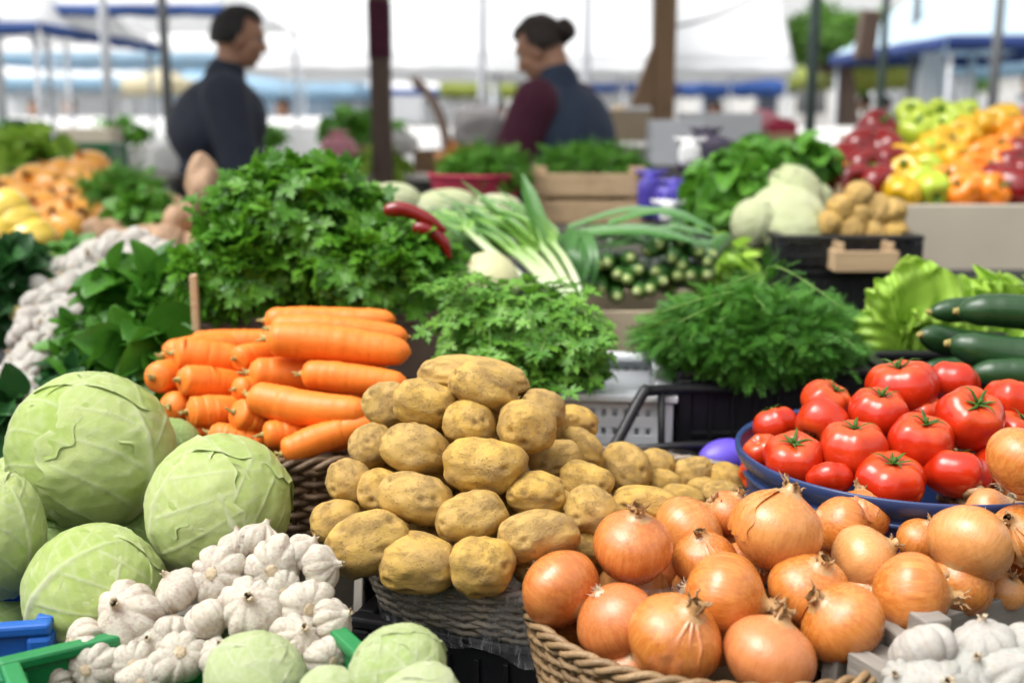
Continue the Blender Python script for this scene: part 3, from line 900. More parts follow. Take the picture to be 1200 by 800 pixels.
def sprigs(lb, sb, origin, tips, tpl, size, per, droop, seed, r=.0018, spread=.5, start=.25):
    """stems from origin to tips, leaves in pairs along them"""
    rr = np.random.default_rng(seed)
    pos, yd, nr, sz = [], [], [], []
    for tp in tips:
        o = np.asarray(origin) + rr.normal(size=3) * .012
        tp = np.asarray(tp); L = np.linalg.norm(tp - o)
        t = np.linspace(0, 1, 10)[:, None]
        P = o + (tp - o) * t + np.array([0, 0, 1.]) * droop * L * (4 * t * (1 - t)) * (.7 + .6 * rr.random()) + rr.normal(size=(1, 3)) * .02 * np.sin(t * PI)
        sb.tube(P, np.linspace(r * 1.3, r * .5, 10), 5, a=rr.random())
        T = np.gradient(P, axis=0); T /= np.linalg.norm(T, axis=1)[:, None]
        for j in range(per):
            u = start + (1 - start) * (j + rr.random() * .5) / per
            i = min(9, int(u * 9)); p = P[i] + (P[min(9, i + 1)] - P[i]) * (u * 9 - i)
            d = T[i]; s = np.cross(d, [0, 0, 1.]); s /= np.linalg.norm(s) + 1e-9
            sg = 1 if j % 2 else -1
            if j == per - 1: y = d
            else: y = d * .7 + sg * s * spread * 1.4 + rr.normal(size=3) * .25
            pos.append(p); yd.append(y); nr.append(np.cross(s, d) + rr.normal(size=3) * .35 + np.array([0, -.25, .2])); sz.append(size * (.75 + .5 * rr.random()) * (1.1 - .3 * u))
    scatter(lb, TPL[tpl], np.array(pos), np.array(yd), np.array(nr), np.array(sz), rr)


def herb(name, label, cat, c, group=None):
    """empty at the base of a bunch"""
    return tag(new_obj(name, None, None, c), label, cat, group)


def loc(mb, c):
    c = np.asarray(c); return mb.xform(lambda v: v - c)
# ---------------------------------------------------------------- containers
def wicker(label, c, half, z0, z1, rot, mat, rows=11, nst=34, flare=1.12, p=3.2, wr=.0042, cat='basket', rim=True, name='wicker_basket'):
    root = tag(new_obj(name, None, None, (c[0], c[1], z0), rotz(rot)), label, cat)
    n = nst * 7
    th = np.linspace(0, 2 * PI, n, endpoint=False)

    def path(k, off=0.):
        s = 1 + (flare - 1) * k
        x = np.sign(np.cos(th)) * np.abs(np.cos(th)) ** (2 / p); y = np.sign(np.sin(th)) * np.abs(np.sin(th)) ** (2 / p)
        P = np.stack([x * (half[0] * s + off), y * (half[1] * s + off)], 1)
        # even spacing
        Q = np.vstack([P, P[:1]]); L = np.r_[0, np.cumsum(np.linalg.norm(np.diff(Q, axis=0), axis=1))]
        u = np.linspace(0, L[-1], n, endpoint=False)
        return np.stack([np.interp(u, L, Q[:, 0]), np.interp(u, L, Q[:, 1])], 1)

    def normal(P):
        T = np.roll(P, -1, 0) - np.roll(P, 1, 0); N = np.stack([T[:, 1], -T[:, 0]], 1)
        return N / np.linalg.norm(N, axis=1)[:, None]
    h = z1 - z0
    b = MB()
    for k in range(rows):
        f = (k + .5) / rows; P = path(f); N = normal(P)
        w = np.cos(np.arange(n) / 7 * PI + k * PI) * wr * 1.1
        Q = np.concatenate([P + N * w[:, None], np.full((n, 1), f * h) + (rng.normal(size=(n, 1)) * .0006)], 1)
        b.tube(Q, wr * (.85 + .3 * rng.random()), 6, a=rng.random(), closed=True)
    b.build('woven_side', mat, root)
    b = MB()
    P0, P1 = path(0), path(1)
    for j in range(0, n, 7):
        b.tube(np.array([[*P0[j], 0], [*((P0[j] + P1[j]) / 2), h / 2], [*P1[j], h + .004]]), wr * .9, 6, a=rng.random())
    b.build('stake', mat, root)
    if rim:
        b = MB(); P = path(1); N = normal(P)
        for q in range(3):
            ph = np.arange(n) / n * 2 * PI * int(nst * .45) + q * 2.1
            Q = np.concatenate([P + N * (np.cos(ph) * wr * 1.3)[:, None], (h + wr + np.sin(ph) * wr * 1.3)[:, None]], 1)
            b.tube(Q, wr * 1.05, 6, a=rng.random(), closed=True)
        b.build('rim', mat, root)
    b = MB(); P = path(0)
    b.add(np.vstack([[0, 0, .004], np.concatenate([P, np.full((n, 1), .004)], 1)]), np.array([[0, 1 + j, 1 + (j + 1) % n] for j in range(n)]))
    b.build('base', mat, root)
    return root, path, normal, h


def wall_bars(b, L, h, t, nslot, rails=(.06, .5, .94), rw=.016, sw=.4):
    """a wall along x, thickness y, built of rails and uprights"""
    for f in rails: b.box((0, 0, h * f), (L, t, rw))
    for j in range(nslot + 1):
        b.box((-L / 2 + L * j / nslot, 0, h / 2), (L / nslot * sw, t * .8, h * .985 if 0 else h * .97))


def crate(name, label, c, size, rot, mat, nslot=10, t=.006, rimw=.02, rails=(.06, .5, .9), sw=.45, cat='crate', solid=False):
    w, d, h = size
    root = tag(new_obj(name, None, None, c, rotz(rot)), label, cat)
    for (L, pos, r, ns) in ((w, (0, -d / 2, 0), 0, nslot), (w, (0, d / 2, 0), PI, nslot), (d, (-w / 2, 0, 0), PI / 2, max(2, int(nslot * d / w))), (d, (w / 2, 0, 0), -PI / 2, max(2, int(nslot * d / w)))):
        b = MB()
        if solid:
            b.box((0, 0, h / 2), (L - .004, t, h - .006))
            for j in range(ns + 1): b.box((-L / 2 + .006 + (L - .012) * j / ns, -t * .8, h * .45), (.006, t, h * .86))
            b.box((0, -t * .8, h * .42), (L - .02, t * .9, .007))
        else: wall_bars(b, L - .004, h, t, ns, rails, .016, sw)
        o = b.build('side_wall', mat, root, smooth=False, bevel=.0012)
        o.location = pos; o.rotation_euler = (0, 0, r)
    b = MB()
    for sx, sy, L, W in ((0, -1, w + rimw, rimw), (0, 1, w + rimw, rimw), (-1, 0, rimw, d - rimw + .0), (1, 0, rimw, d - rimw)):
        b.box((sx * w / 2, sy * d / 2, h + .004), (L, W, .011))
    b.build('rim', mat, root, smooth=False, bevel=.003)
    for sx in (-1, 1):
        for sy in (-1, 1): MB().box((sx * (w / 2 - .002), sy * (d / 2 - .002), h / 2), (.022, .022, h - .004)).build('corner_post', mat, root, smooth=False, bevel=.004)
    MB().box((0, 0, .008), (w - .012, d - .012, .006)).build('base', mat, root, smooth=False)
    return root


def wood_crate(name, label, c, size, rot, mat, nslat=3, t=.010, cat='crate', post=.026, gap=.012, extra=.016):
    w, d, h = size
    root = tag(new_obj(name, None, None, c, rotz(rot)), label, cat)
    sh = (h - gap * (nslat - 1)) / nslat
    for (L, pos, r) in ((w, (0, -d / 2, 0), 0), (w, (0, d / 2, 0), PI), (d - 2 * t, (-w / 2 + t / 2, 0, 0), PI / 2), (d - 2 * t, (w / 2 - t / 2, 0, 0), -PI / 2)):
        b = MB()
        for k in range(nslat): b.box((0, .002 * rng.normal(), sh / 2 + k * (sh + gap)), (L, t, sh), rotz(.004 * rng.normal()))
        o = b.build('side_panel', mat, root, smooth=False, bevel=.0015)
        o.location = pos; o.rotation_euler = (0, 0, r)
    for sx in (-1, 1):
        for sy in (-1, 1):
            MB().box((sx * (w / 2 - t - post / 2 - .002), sy * (d / 2 - t / 2 - post / 2 - .001), h / 2 + extra / 2), (post, post, h + extra)).build('corner_post', mat, root, smooth=False, bevel=.002)
    MB().box((0, 0, .006), (w - 2 * t - .004, d - t - .004, .008)).build('base_board', mat, root, smooth=False)
    return root


# ---------------------------------------------------------------- the stall
stall = tag(new_obj('stall_table', None, None, (0, 2.0, 0)), 'long market stall table stepped up in tiers under cloth blackened to read as shade, carrying all the baskets', 'table')
for (y0, y1, z, x0, x1) in ((.55, 1.42, .82, -2.3, 2.3), (1.422, 1.95, .945, -2.3, 2.3), (1.952, 2.6, 1.03, -2.3, 2.3), (2.602, 3.55, 1.09, -2.9, 2.6)):
    b = MB(); n = 60
    X = np.linspace(x0, x1, n * 2)
    prof = np.array([[y0 - .004, .06], [y0 - .002, z * .5], [y0, z - .02], [y0 + .01, z], [(y0 + y1) / 2, z], [y1, z]])
    Gd = np.stack([np.repeat(X[:, None], 6, 1), np.repeat(prof[None, :, 0], len(X), 0), np.repeat(prof[None, :, 1], len(X), 0)], -1)
    Gd[:, :3, 1] += (.010 * np.sin(X * 23) + .008 * np.sin(X * 51))[:, None] * np.array([1.2, .8, .2])[None]
    Gd[..., 1] -= 2.0
    b.grid(Gd); b.build('cloth_tier', MAT['cloth'], stall)
for x in (-2.1, -.7, .7, 2.1):
    for y in (.7, 3.4):
        MB().box((x, y - 2, .4), (.05, .05, .8)).build('table_leg', MAT['metal'], stall, smooth=False, bevel=.003)


def cam_rot(ang=0., yaw=0., pitch=0.): return RV @ roty(math.radians(ang)) @ rotz(yaw) @ rotx(pitch)


def filler(items, protos, label, grp, zmin, back=(.012, .045, -.05), rmin=.75, ymin=-9, mx=99):
    """buried neighbours that carry the visible ones: items = (centre, radius)"""
    cs = [(np.array(c), r) for c, r in items]; k = 0
    rr = np.random.default_rng(len(items))
    for layer in range(2):
        base = list(cs) if layer == 0 else cs[len(items):]
        for c, r in base:
            if c[1] < ymin: continue
            q = c + np.array(back) * (r / .036) + rr.normal(size=3) * .004
            if q[2] - r * .8 < zmin: q[2] = zmin + r * .8
            if any(np.linalg.norm(q - e) < rmin * (r + s) for e, s in cs) or k >= mx: continue
            cs.append((q, r)); k += 1
            put(protos[k % len(protos)], q, frame_z(rr.normal(size=3), rr.random() * 6), np.array([1.1, .95, .9]) * r if protos is POT else r * .95, label, grp)


# ---------------------------------------------------------------- potatoes
PG = 'potatoes heaped in the cling-wrapped basket'
#      px, py, w, h, tilt, d (0 = pile slope), variant, label
POTS = [
 (555, 441, 134, 50, 4, 1.26, 0, 'long smooth potato lying crosswise on the very top of the potato heap'),
 (567, 454, 86, 56, 20, 1.20, 1, 'yellow potato with dark eyes, lying against the long top potato'),
 (456, 474, 62, 56, -20, 1.245, 2, 'pale potato at upper left of the heap, half behind a speckled one'),
 (497, 473, 74, 57, 12, 1.205, 3, 'speckled potato just under the left end of the long top potato'),
 (550, 496, 64, 55, 0, 1.185, 4, 'small round pale potato in the second tier below the yellow potato'),
 (618, 499, 70, 62, 12, 1.175, 5, 'scabby rough-skinned round potato on the right of the upper heap'),
 (636, 478, 58, 44, 20, 1.25, 1, 'potato peeking out above and behind the scabby rough one'),
 (677, 494, 50, 38, 10, 1.33, 2, 'small potato highest on the right slope, before the white crate'),
 (680, 523, 60, 42, 24, 1.285, 0, 'yellowish potato on the right slope under the small one by the crate'),
 (436, 522, 54, 52, -30, 1.21, 4, 'small potato at left edge of the heap beside the lowest carrot'),
 (486, 526, 82, 62, 10, 1.165, 1, 'brown-patched round potato in the left middle of the heap'),
 (568, 546, 100, 66, 4, 1.135, 3, 'largest oval potato in the very middle of the heap'),
 (650, 537, 64, 44, -15, 1.225, 5, 'shiny potato tucked below the scabby rough one on its right side'),
 (735, 547, 64, 54, 30, 1.31, 2, 'plump potato with dark hollows on the right slope, alone against the black crate'),
 (410, 563, 58, 52, 10, 1.17, 0, 'potato on the left edge above the lower left corner potatoes'),
 (446, 574, 54, 52, 0, 1.15, 5, 'potato mostly hidden behind the left end of a wide yellow one'),
 (487, 584, 92, 60, 10, 1.115, 4, 'wide yellow potato with a dark scratch at its right end'),
 (553, 606, 88, 62, -12, 1.095, 1, 'freckled oval potato below the largest one'),
 (628, 578, 72, 52, -6, 1.125, 2, 'small dented potato right of the largest one'),
 (686, 566, 66, 50, 15, 1.18, 3, 'dull tan potato behind the one above the red onion'),
 (694, 598, 70, 58, 22, 1.115, 0, 'tan potato resting just above the reddish onion'),
 (757, 588, 80, 40, 4, 1.17, 5, 'flat long potato above the pale onions'),
 (630, 628, 100, 62, -8, 1.075, 0, 'long clean yellow potato in the front row above the leftmost onion'),
 (565, 663, 80, 70, 0, 1.055, 3, 'round knobbly potato in the centre of the front row at the rim'),
 (490, 658, 94, 64, 8, 1.07, 5, 'oval potato in the front row, left of the knobbly round one'),
 (432, 636, 102, 74, -24, 1.085, 2, 'big brown netted potato at the left front corner of the basket'),
 (394, 611, 62, 52, -14, 1.135, 1, 'potato lowest on the left edge, touching the dark wicker carrot basket'),
 (770, 545, 46, 38, 20, 1.36, 4, 'small potato directly behind the plump hollowed one'),
 (779, 565, 42, 30, 10, 1.32, 1, 'small potato wedged behind the flat long one'),
 (812, 554, 48, 38, -10, 1.36, 3, 'round tan potato at the far right end, below the black crate'),
 (852, 560, 46, 38, 10, 1.355, 0, 'potato farthest right, touching the blue tub'),
 (846, 582, 52, 38, 8, 1.30, 2, 'potato in front of the far right one, above the tall onion'),
 (801, 582, 50, 30, 12, 1.285, 5, 'pale potato right of the flat long one'),
 (823, 572, 38, 26, 0, 1.34, 4, 'smallest potato between two tan ones near the blue tub'),
 (622, 664, 44, 44, 0, 1.09, 1, 'potato half hidden behind the leftmost onion'),
 (688, 640, 44, 40, 0, 1.11, 2, 'potato glimpsed between the two leftmost onions'),
]
its = []
for (px, py, w, h, ang, d, k, lab) in POTS:
    W, H = w * d / F / 2, h * d / F / 2
    c = at(px, py, d)
    put(POT[k], c, cam_rot(ang, .15 * rng.normal(), .3 * rng.normal()), (W, (W + H) / 2 * .92, H), lab, PG)
    its.append((c, (W + H) / 2))
filler(its, POT, 'tan potato buried under the heap in the cling-wrapped basket', PG, .965, (.012, .05, -.045), .78, 1.06)

pb, path, nrm, h = wicker('low wicker basket of potatoes, its side wrapped in wrinkled clear film', (.067, 1.226), (.165, .218), .95, 1.004, math.radians(-20), MAT['wickp'], rows=11, nst=50, flare=1.09, p=4.5, wr=.0029, name='potato_basket')
P = path(1, .008); N = nrm(P); n = len(P)
sel = [j for j in range(n) if N[j][1] < -.1 or N[j][0] < -.35]
sel.sort(key=lambda j: -math.atan2(P[j][1] - .0, P[j][0]) % (2 * PI))
sel = [j for j in range(n)]
zz = np.linspace(h + .016, -.016, 22)
Gd = np.zeros((22, n, 3))
for i, z in enumerate(zz):
    s = i / 21
    wob = .004 * np.sin(np.arange(n) * .21 + s * 3) + .003 * np.sin(np.arange(n) * .57 + s * 5) + .002 * nz(np.stack([np.arange(n) * .3, np.full(n, s * 9), np.zeros(n)], 1))
    off = path(max(0, z / h) if z < h else 1, .007 + (.0 if i > 2 else -.007 * (2 - i) / 1.3))
    Gd[i, :, :2] = off + N * wob[:, None]
    Gd[i, :, 2] = z + (.005 * np.sin(np.arange(n) * .13) + .004 * np.sin(np.arange(n) * .37)) * (s > .8)
MB().grid(Gd, wrap=True).build('cling_film', MAT['film'], pb)
crate('plastic_crate', 'low black plastic crate upside down beneath the wrapped potato basket', (.068, 1.226, .82), (.32, .42, .118), math.radians(-20), MAT['pblack'], solid=True)

# ---------------------------------------------------------------- carrots
CG = 'carrots stacked in the dark wicker basket'
# x1,y1,x2,y2, thickness, d1, d2, label
CARS = [
 (309, 379, 464, 371, 34, 1.53, 1.55, 'topmost carrot at the back of the right stack'),
 (316, 388, 479, 392, 36, 1.49, 1.50, 'carrot second from the top in the right stack'),
 (312, 401, 482, 409, 45, 1.44, 1.44, 'thick carrot third from the top, its root tip pointing to the parsley'),
 (291, 434, 420, 440, 40, 1.45, 1.49, 'carrot whose blunt end sticks out left, below the thick one'),
 (353, 441, 478, 447, 37, 1.415, 1.41, 'thin-ended carrot lying over its neighbour in the middle of the right stack'),
 (291, 463, 434, 482, 44, 1.39, 1.36, 'long straight carrot with a pale stub, just above the bottom carrots of the right stack'),
 (274, 482, 345, 500, 40, 1.385, 1.46, 'carrot with short visible end between the left and the right stack'),
 (307, 508, 400, 504, 36, 1.365, 1.42, 'bottom carrot of the right stack lying on the basket rim'),
 (330, 531, 442, 495, 36, 1.335, 1.36, 'slanting carrot nearest the potatoes, thin tip on the basket rim'),
 (246, 506, 312, 522, 32, 1.39, 1.40, 'carrot lowest in the gap above the round cabbage'),
 (222, 404, 335, 398, 34, 1.60, 1.63, 'carrot at the back top of the left stack'),
 (190, 416, 302, 402, 36, 1.55, 1.63, 'upper left carrot whose end juts over the spinach'),
 (203, 416, 312, 428, 42, 1.49, 1.53, 'broad carrot on top of the front of the left stack'),
 (275, 420, 335, 418, 32, 1.46, 1.54, 'carrot end poking out where the two stacks meet near the top'),
 (177, 443, 262, 438, 40, 1.46, 1.60, 'leftmost carrot, seen end-on with its pale stub'),
 (210, 447, 302, 452, 39, 1.44, 1.50, 'carrot in the middle of the left stack, right of the end-on one'),
 (197, 476, 270, 468, 38, 1.445, 1.58, 'dark-ended carrot below the leftmost one'),
 (219, 484, 306, 480, 40, 1.41, 1.47, 'thick short-looking carrot second from the bottom of the left stack'),
 (275, 458, 345, 452, 30, 1.43, 1.50, 'carrot end squeezed between the stacks at half height'),
 (220, 506, 290, 500, 30, 1.42, 1.46, 'carrot at the bottom left corner, behind the cabbages'),
]
for k, (x1, y1, x2, y2, th, d1, d2, lab) in enumerate(CARS):
    carrot_obj(at(x1, y1, d1), at(x2, y2, d2), th * (d1 + d2) / 2 / F / 2, lab, k, CG)
for k, (x1, y1, x2, y2, d) in enumerate([(300, 420, 460, 420, 1.56), (300, 450, 450, 450, 1.52), (290, 480, 430, 480, 1.50), (290, 510, 420, 510, 1.47), (215, 440, 320, 440, 1.64), (215, 475, 320, 475, 1.56), (230, 500, 320, 500, 1.52), (330, 400, 460, 400, 1.60)]):
    carrot_obj(at(x1, y1, d), at(x2, y2, d), 42 * d / F / 2, 'carrot buried inside the stack in the dark wicker basket', k + 40, CG)
wicker('dark brown wicker basket holding the stacked carrots behind the cabbages', (-.245, 1.455), (.165, .155), .95, 1.04, math.radians(4), MAT['wickd'], rows=11, nst=40, flare=1.12, p=2.6, wr=.0042, name='carrot_basket')

# ---------------------------------------------------------------- cabbages
KG = 'cabbages piled at the left'
# px,py,w,h,d,proto list,variant, axis (head top direction: right, toward camera, up), roll, label
for (px, py, w, h, d, pr, k, ax, roll, lab) in [
 (107, 529, 186, 180, 1.25, CAB, 0, (.15, .2, 1), 1.2, 'largest pale green cabbage on top of the cabbage pile, left of the carrots'),
 (258, 591, 172, 156, 1.165, CAB, 1, (-.2, .5, .9), 3.3, 'round cabbage between the carrot basket and the garlic heap'),
 (113, 694, 168, 148, 1.09, CAB, 2, (.5, .3, .9), .4, 'lowest cabbage with thick white ribs, left of the garlic'),
 (2, 628, 96, 150, 1.13, CAB, 1, (.2, .4, 1), 5.1, 'cabbage with a frayed outer leaf, cut off by the left frame edge'),
 (60, 655, 120, 112, 1.24, CABG, 0, (0, .5, .8), 1, 'dark green cabbage in the shadow under the largest one'),
 (170, 634, 110, 100, 1.28, CABG, 0, (.3, .5, .8), 2.7, 'green cabbage hidden in the gap between the three front cabbages'),
 (18, 575, 90, 80, 1.32, CAB, 0, (-.3, .3, .8), 2.2, 'pale cabbage half hidden at the left behind the largest one'),
 (20, 725, 110, 90, 1.19, CABG, 0, (0, .5, .8), 4, 'green cabbage deep in shadow above the blue crate'),
 (200, 525, 70, 70, 1.36, CABG, 0, (0, .5, .8), 5, 'small green cabbage peeking from behind the largest one beside the carrots')]:
    a = np.array([ax[0] * RIGHT - ax[1] * FWD + ax[2] * UP])[0]
    s = d / F / 2
    put(pr[k % len(pr)], at(px, py, d), frame_z(a, roll), (w * s, (w + h) / 2 * s, h * s), lab, KG)
wood_crate('wooden_crate', 'grey wooden crate under the cabbage pile', (-.42, 1.20, .82), (.50, .34, .085), .12, MAT['greyw'])

# ---------------------------------------------------------------- garlic in the green crate
GG = 'garlic bulbs heaped in the green crate'
GARS = [
 (278, 640, 42, .0, (0, -.2, 1), 'garlic bulb at the back of the heap, first behind the top ones'),
 (304, 634, 50, .0, (.3, -.3, 1), 'topmost garlic bulb, touching the round cabbage'),
 (321, 664, 68, 0, (.1, .9, .5), 'garlic bulb near the top showing its flat root plate'),
 (356, 647, 48, 0, (.6, .1, .7), 'rounded garlic bulb at the top right, before the potatoes'),
 (376, 665, 52, 0, (.9, .2, .3), 'garlic bulb on the right edge with strongly ridged cloves, upper one'),
 (256, 673, 66, 0, (-.1, .75, .7), 'wide garlic bulb on the ridge, left of the one with the root plate'),
 (209, 691, 54, 0, (-.4, .4, .8), 'garlic bulb on the left slope leaning on the lowest cabbage'),
 (295, 713, 76, 0, (.05, .85, .7), 'largest white garlic bulb in the middle of the heap'),
 (359, 709, 64, 0, (.3, .8, .5), 'fat many-cloved garlic bulb right of the largest one'),
 (390, 728, 52, 0, (.8, .3, .4), 'garlic bulb on the right edge beside the wrapped basket'),
 (152, 722, 80, 0, (-.25, .85, .55), 'big pinkish garlic bulb standing out on the left ridge'),
 (241, 728, 58, 0, (.5, .3, -.6), 'two-lobed smooth garlic bulb below the wide one'),
 (203, 738, 46, 0, (0, .3, -.8), 'brownish garlic bulb in the shade of the big pinkish one'),
 (348, 749, 62, 0, (.5, .7, .6), 'garlic bulb with papery brown neck above the pale kohlrabi'),
 (100, 752, 54, 0, (-.6, .5, .6), 'garlic bulb at the left, just inside the green rim'),
 (111, 779, 64, 0, (-.1, .9, .5), 'garlic bulb in front corner of the crate with pale torn skin'),
 (209, 771, 66, 0, (-.3, -.7, -.5), 'white garlic bulb in the front with a stained root end'),
 (157, 776, 52, 0, (.2, .8, .6), 'garlic bulb between the front corner one and the stained one'),
 (166, 798, 54, 0, (.2, .8, .6), 'garlic bulb at the bottom frame edge left of centre'),
 (254, 768, 44, 0, (.2, .6, .8), 'small garlic bulb left of the pale kohlrabi'),
 (383, 771, 54, 0, (.5, .7, .5), 'lowest garlic bulb at the right, over the two kohlrabis'),
 (66, 796, 40, 0, (-.4, .8, .5), 'garlic bulb lowest at the left against the green wall'),
 (180, 752, 44, 0, (0, .8, .5), 'garlic bulb in the dark gap behind the stained one'),
 (330, 690, 44, 0, (.3, .8, .5), 'garlic bulb wedged behind the largest white one'),
]
its = []
for k, (px, py, w, d, ax, lab) in enumerate(GARS):
    d = .975 + (790 - py) / 160 * .085
    if py > 700 and px > 330: d += .005
    a = ax[0] * RIGHT - ax[1] * FWD + ax[2] * UP
    if ax[1] > .45 and k % 3 != 1: a = -a + .5 * UP
    s = w * d / F / 2
    c = at(px, py, d)
    put(GAR[(k * 5 + k // 4) % 7], c, frame_z(a, rng.random() * 6), np.array([.99, .99, 1.06]) * s, lab, GG)
    its.append((c, s))
filler(its, GAR, 'garlic bulb buried under the heap in the green crate', GG, .945, (.004, .035, -.045), .8)
ang = math.radians(32)
ctr = np.array([-.418, .873]) + .1275 * np.array([math.cos(ang), math.sin(ang)]) + .13 * np.array([math.sin(ang), -math.cos(ang)])
crate('plastic_crate', 'green plastic crate full of garlic bulbs in the front left', (*ctr, .82), (.255, .26, .177), ang, MAT['pgreen'], nslot=6, solid=True, rimw=.016)
p = at(-6, 772, 1.02)
crate('plastic_crate', 'bright blue plastic crate cut off at the left frame edge', (p[0] - .11, p[1] + .05, .82), (.29, .16, .178), math.radians(10), MAT['pblue'], nslot=6, solid=True, rimw=.016)

for (px, py, w, h, d, k, ax, lab) in [
 (300, 794, 118, 92, .94, 0, (.3, .5, .8), 'small pale cabbage in front of the garlic at the bottom edge'),
 (466, 786, 116, 98, .92, 1, (-.4, .4, .8), 'small pale cabbage overlapping the green rim below the wrapped basket'),
 (486, 826, 110, 80, .885, 0, (-.3, .6, .7), 'small pale cabbage cut by the bottom edge, in front of the one on the rim'),
 (386, 814, 74, 50, .90, 1, (.2, .6, .7), 'small pale cabbage just showing at the bottom between the two larger ones')]:
    a = ax[0] * RIGHT - ax[1] * FWD + ax[2] * UP; s = d / F / 2
    put(CABK[k], at(px, py, d), frame_z(a, k * 2 + px), (w * s, w * s, h * s), lab, 'small pale cabbages in the front')

# ---------------------------------------------------------------- onions
OG = 'onions heaped in the front basket and the grey tray'
ONS = [  # px,py,w, d, neck direction (right, toward camera, up), label
 (656, 689, 98, 1.035, (.75, .65, -.55), 'leftmost onion, its root tuft of pale hairs facing lower right', 1),
 (741, 641, 94, 1.06, (.1, .35, .95), 'reddish onion with a peeling flake, highest on the left of the onion heap', 0),
 (723, 728, 98, 1.0, (.5, -.2, -.8), 'smooth orange onion between the leftmost one and the large front one', 3),
 (790, 748, 112, .965, (.35, .55, .8), 'large front onion with its dry neck upright toward the viewer', 0),
 (806, 622, 86, 1.13, (.75, -.1, .7), 'pale yellow onion behind the reddish one', 1),
 (826, 656, 76, 1.085, (-.2, .3, .9), 'brownish onion filling the gap between the pale and the tall one', 2),
 (849, 699, 106, 1.01, (.95, .35, -.15), 'big orange onion lying with its torn neck to the right', 1),
 (910, 621, 108, 1.06, (.35, .1, 1), 'tall onion crowning the heap, a tuft of dry skin on top', 2),
 (948, 692, 96, 1.025, (.25, .5, .85), 'golden onion below the tall one with torn brown skin', 3),
 (901, 769, 108, .95, (.3, .1, .95), 'onion at the bottom edge in the middle of the front basket', 1),
 (988, 730, 98, .98, (-.75, .2, .7), 'glossy onion beside the grey corner post', 0),
 (1012, 656, 84, 1.07, (.8, .2, .5), 'onion with bright highlight behind the glossy one', 3),
 (983, 617, 72, 1.12, (-.85, .1, .35), 'yellow onion right of the tall one', 1),
 (1006, 607, 74, 1.16, (.2, -.4, .9), 'dull pinkish onion farthest back in the middle', 2),
 (1066, 697, 100, 1.01, (.97, .25, .0), 'pinkish onion lying sideways with a thick greenish neck', 1),
 (1127, 684, 78, 1.05, (.6, .5, .6), 'onion behind the sideways one, close to the grey board', 3),
 (1137, 637, 102, 1.05, (-.6, .4, -.7), 'large smooth onion in front of the upper wicker basket', 1),
 (1078, 633, 56, 1.115, (.3, .4, .8), 'small onion under the grey slat left of the large smooth one', 0),
 (1198, 541, 86, 1.08, (.6, .2, .8), 'round tan onion high in the upper wicker basket at the right edge', 3),
 (1196, 627, 74, 1.08, (-.6, .5, .6), 'onion with a dry root, cut off at the right edge', 2),
 (1158, 601, 60, 1.14, (.8, .5, .3), 'greenish onion in the wicker basket above the large smooth one', 3),
 (1176, 692, 50, 1.07, (.2, .6, .8), 'small yellow onion just above the grey board at right', 1),
 (854, 601, 58, 1.14, (.4, .3, .9), 'onion showing a sliver left of the tall one', 0),
 (739, 784, 60, .985, (0, .5, .8), 'orange onion sunk low in the basket behind the large front one', 2),
 (1014, 696, 64, 1.06, (0, .5, .8), 'yellow onion hidden between the glossy and the sideways one', 3),
 (873, 662, 60, 1.09, (.3, .5, .8), 'onion in the shade beneath the tall one', 1),
 (1208, 655, 60, 1.1, (0, .5, .8), 'orange onion in the shadow at the right edge below the basket', 0),
]
its = []
for (px, py, w, d, ax, lab, k) in ONS:
    a = ax[0] * RIGHT - ax[1] * FWD + ax[2] * UP
    s = w * d / F / 2; c = at(px, py, d)
    put(ONI[k], c, frame_z(a, rng.random() * 6), np.array([1, 1, .93 + .06 * rng.random()]) * s, lab, OG)
    its.append((c, s))
filler(its, ONI, 'onion buried under the visible onions', OG, .93, (.0, .035, -.05), .8, mx=26)
wicker('light wicker basket heaped with onions in the front centre', (.20, 1.03), (.165, .172), .90, .992, math.radians(-8), MAT['wick'], rows=15, nst=46, flare=1.12, p=2.2, wr=.0034, name='onion_basket')
wicker('second wicker basket of onions behind the grey boards at the right edge', (.645, 1.18), (.15, .15), .95, 1.055, 0, MAT['wick'], rows=13, nst=36, flare=1.1, p=2.2, wr=.0045, name='onion_basket')
for k in range(11):
    a_ = k * 2.4; q_ = .035 + .075 * (k / 11) ** .5
    put(ONI[k % 4], np.array([.66 + q_ * math.cos(a_) * 1.05, 1.16 + q_ * math.sin(a_) * .9, 1.005 + .045 * (k % 3 == 0)]), frame_z(rng.normal(size=3) + np.array([0, 0, 1.])), .034, 'onion sunk in the second wicker basket at the right edge', OG)
# grey wooden tray behind and below the right onions
p1, p2 = at(968, 619, 1.215), at(1112, 600, 1.26)
mid = (p1 + p2) / 2; a2 = math.atan2(p2[1] - p1[1], p2[0] - p1[0])
nn = np.array([math.sin(a2), -math.cos(a2)])
wood_crate('wooden_tray', 'shallow grey wooden tray under the onions on the right', (mid[0] + .01 + nn[0] * .13, mid[1] + nn[1] * .13, .925), (.34, .26, mid[2] - .925), a2, MAT['greyw'], nslat=2, t=.014)
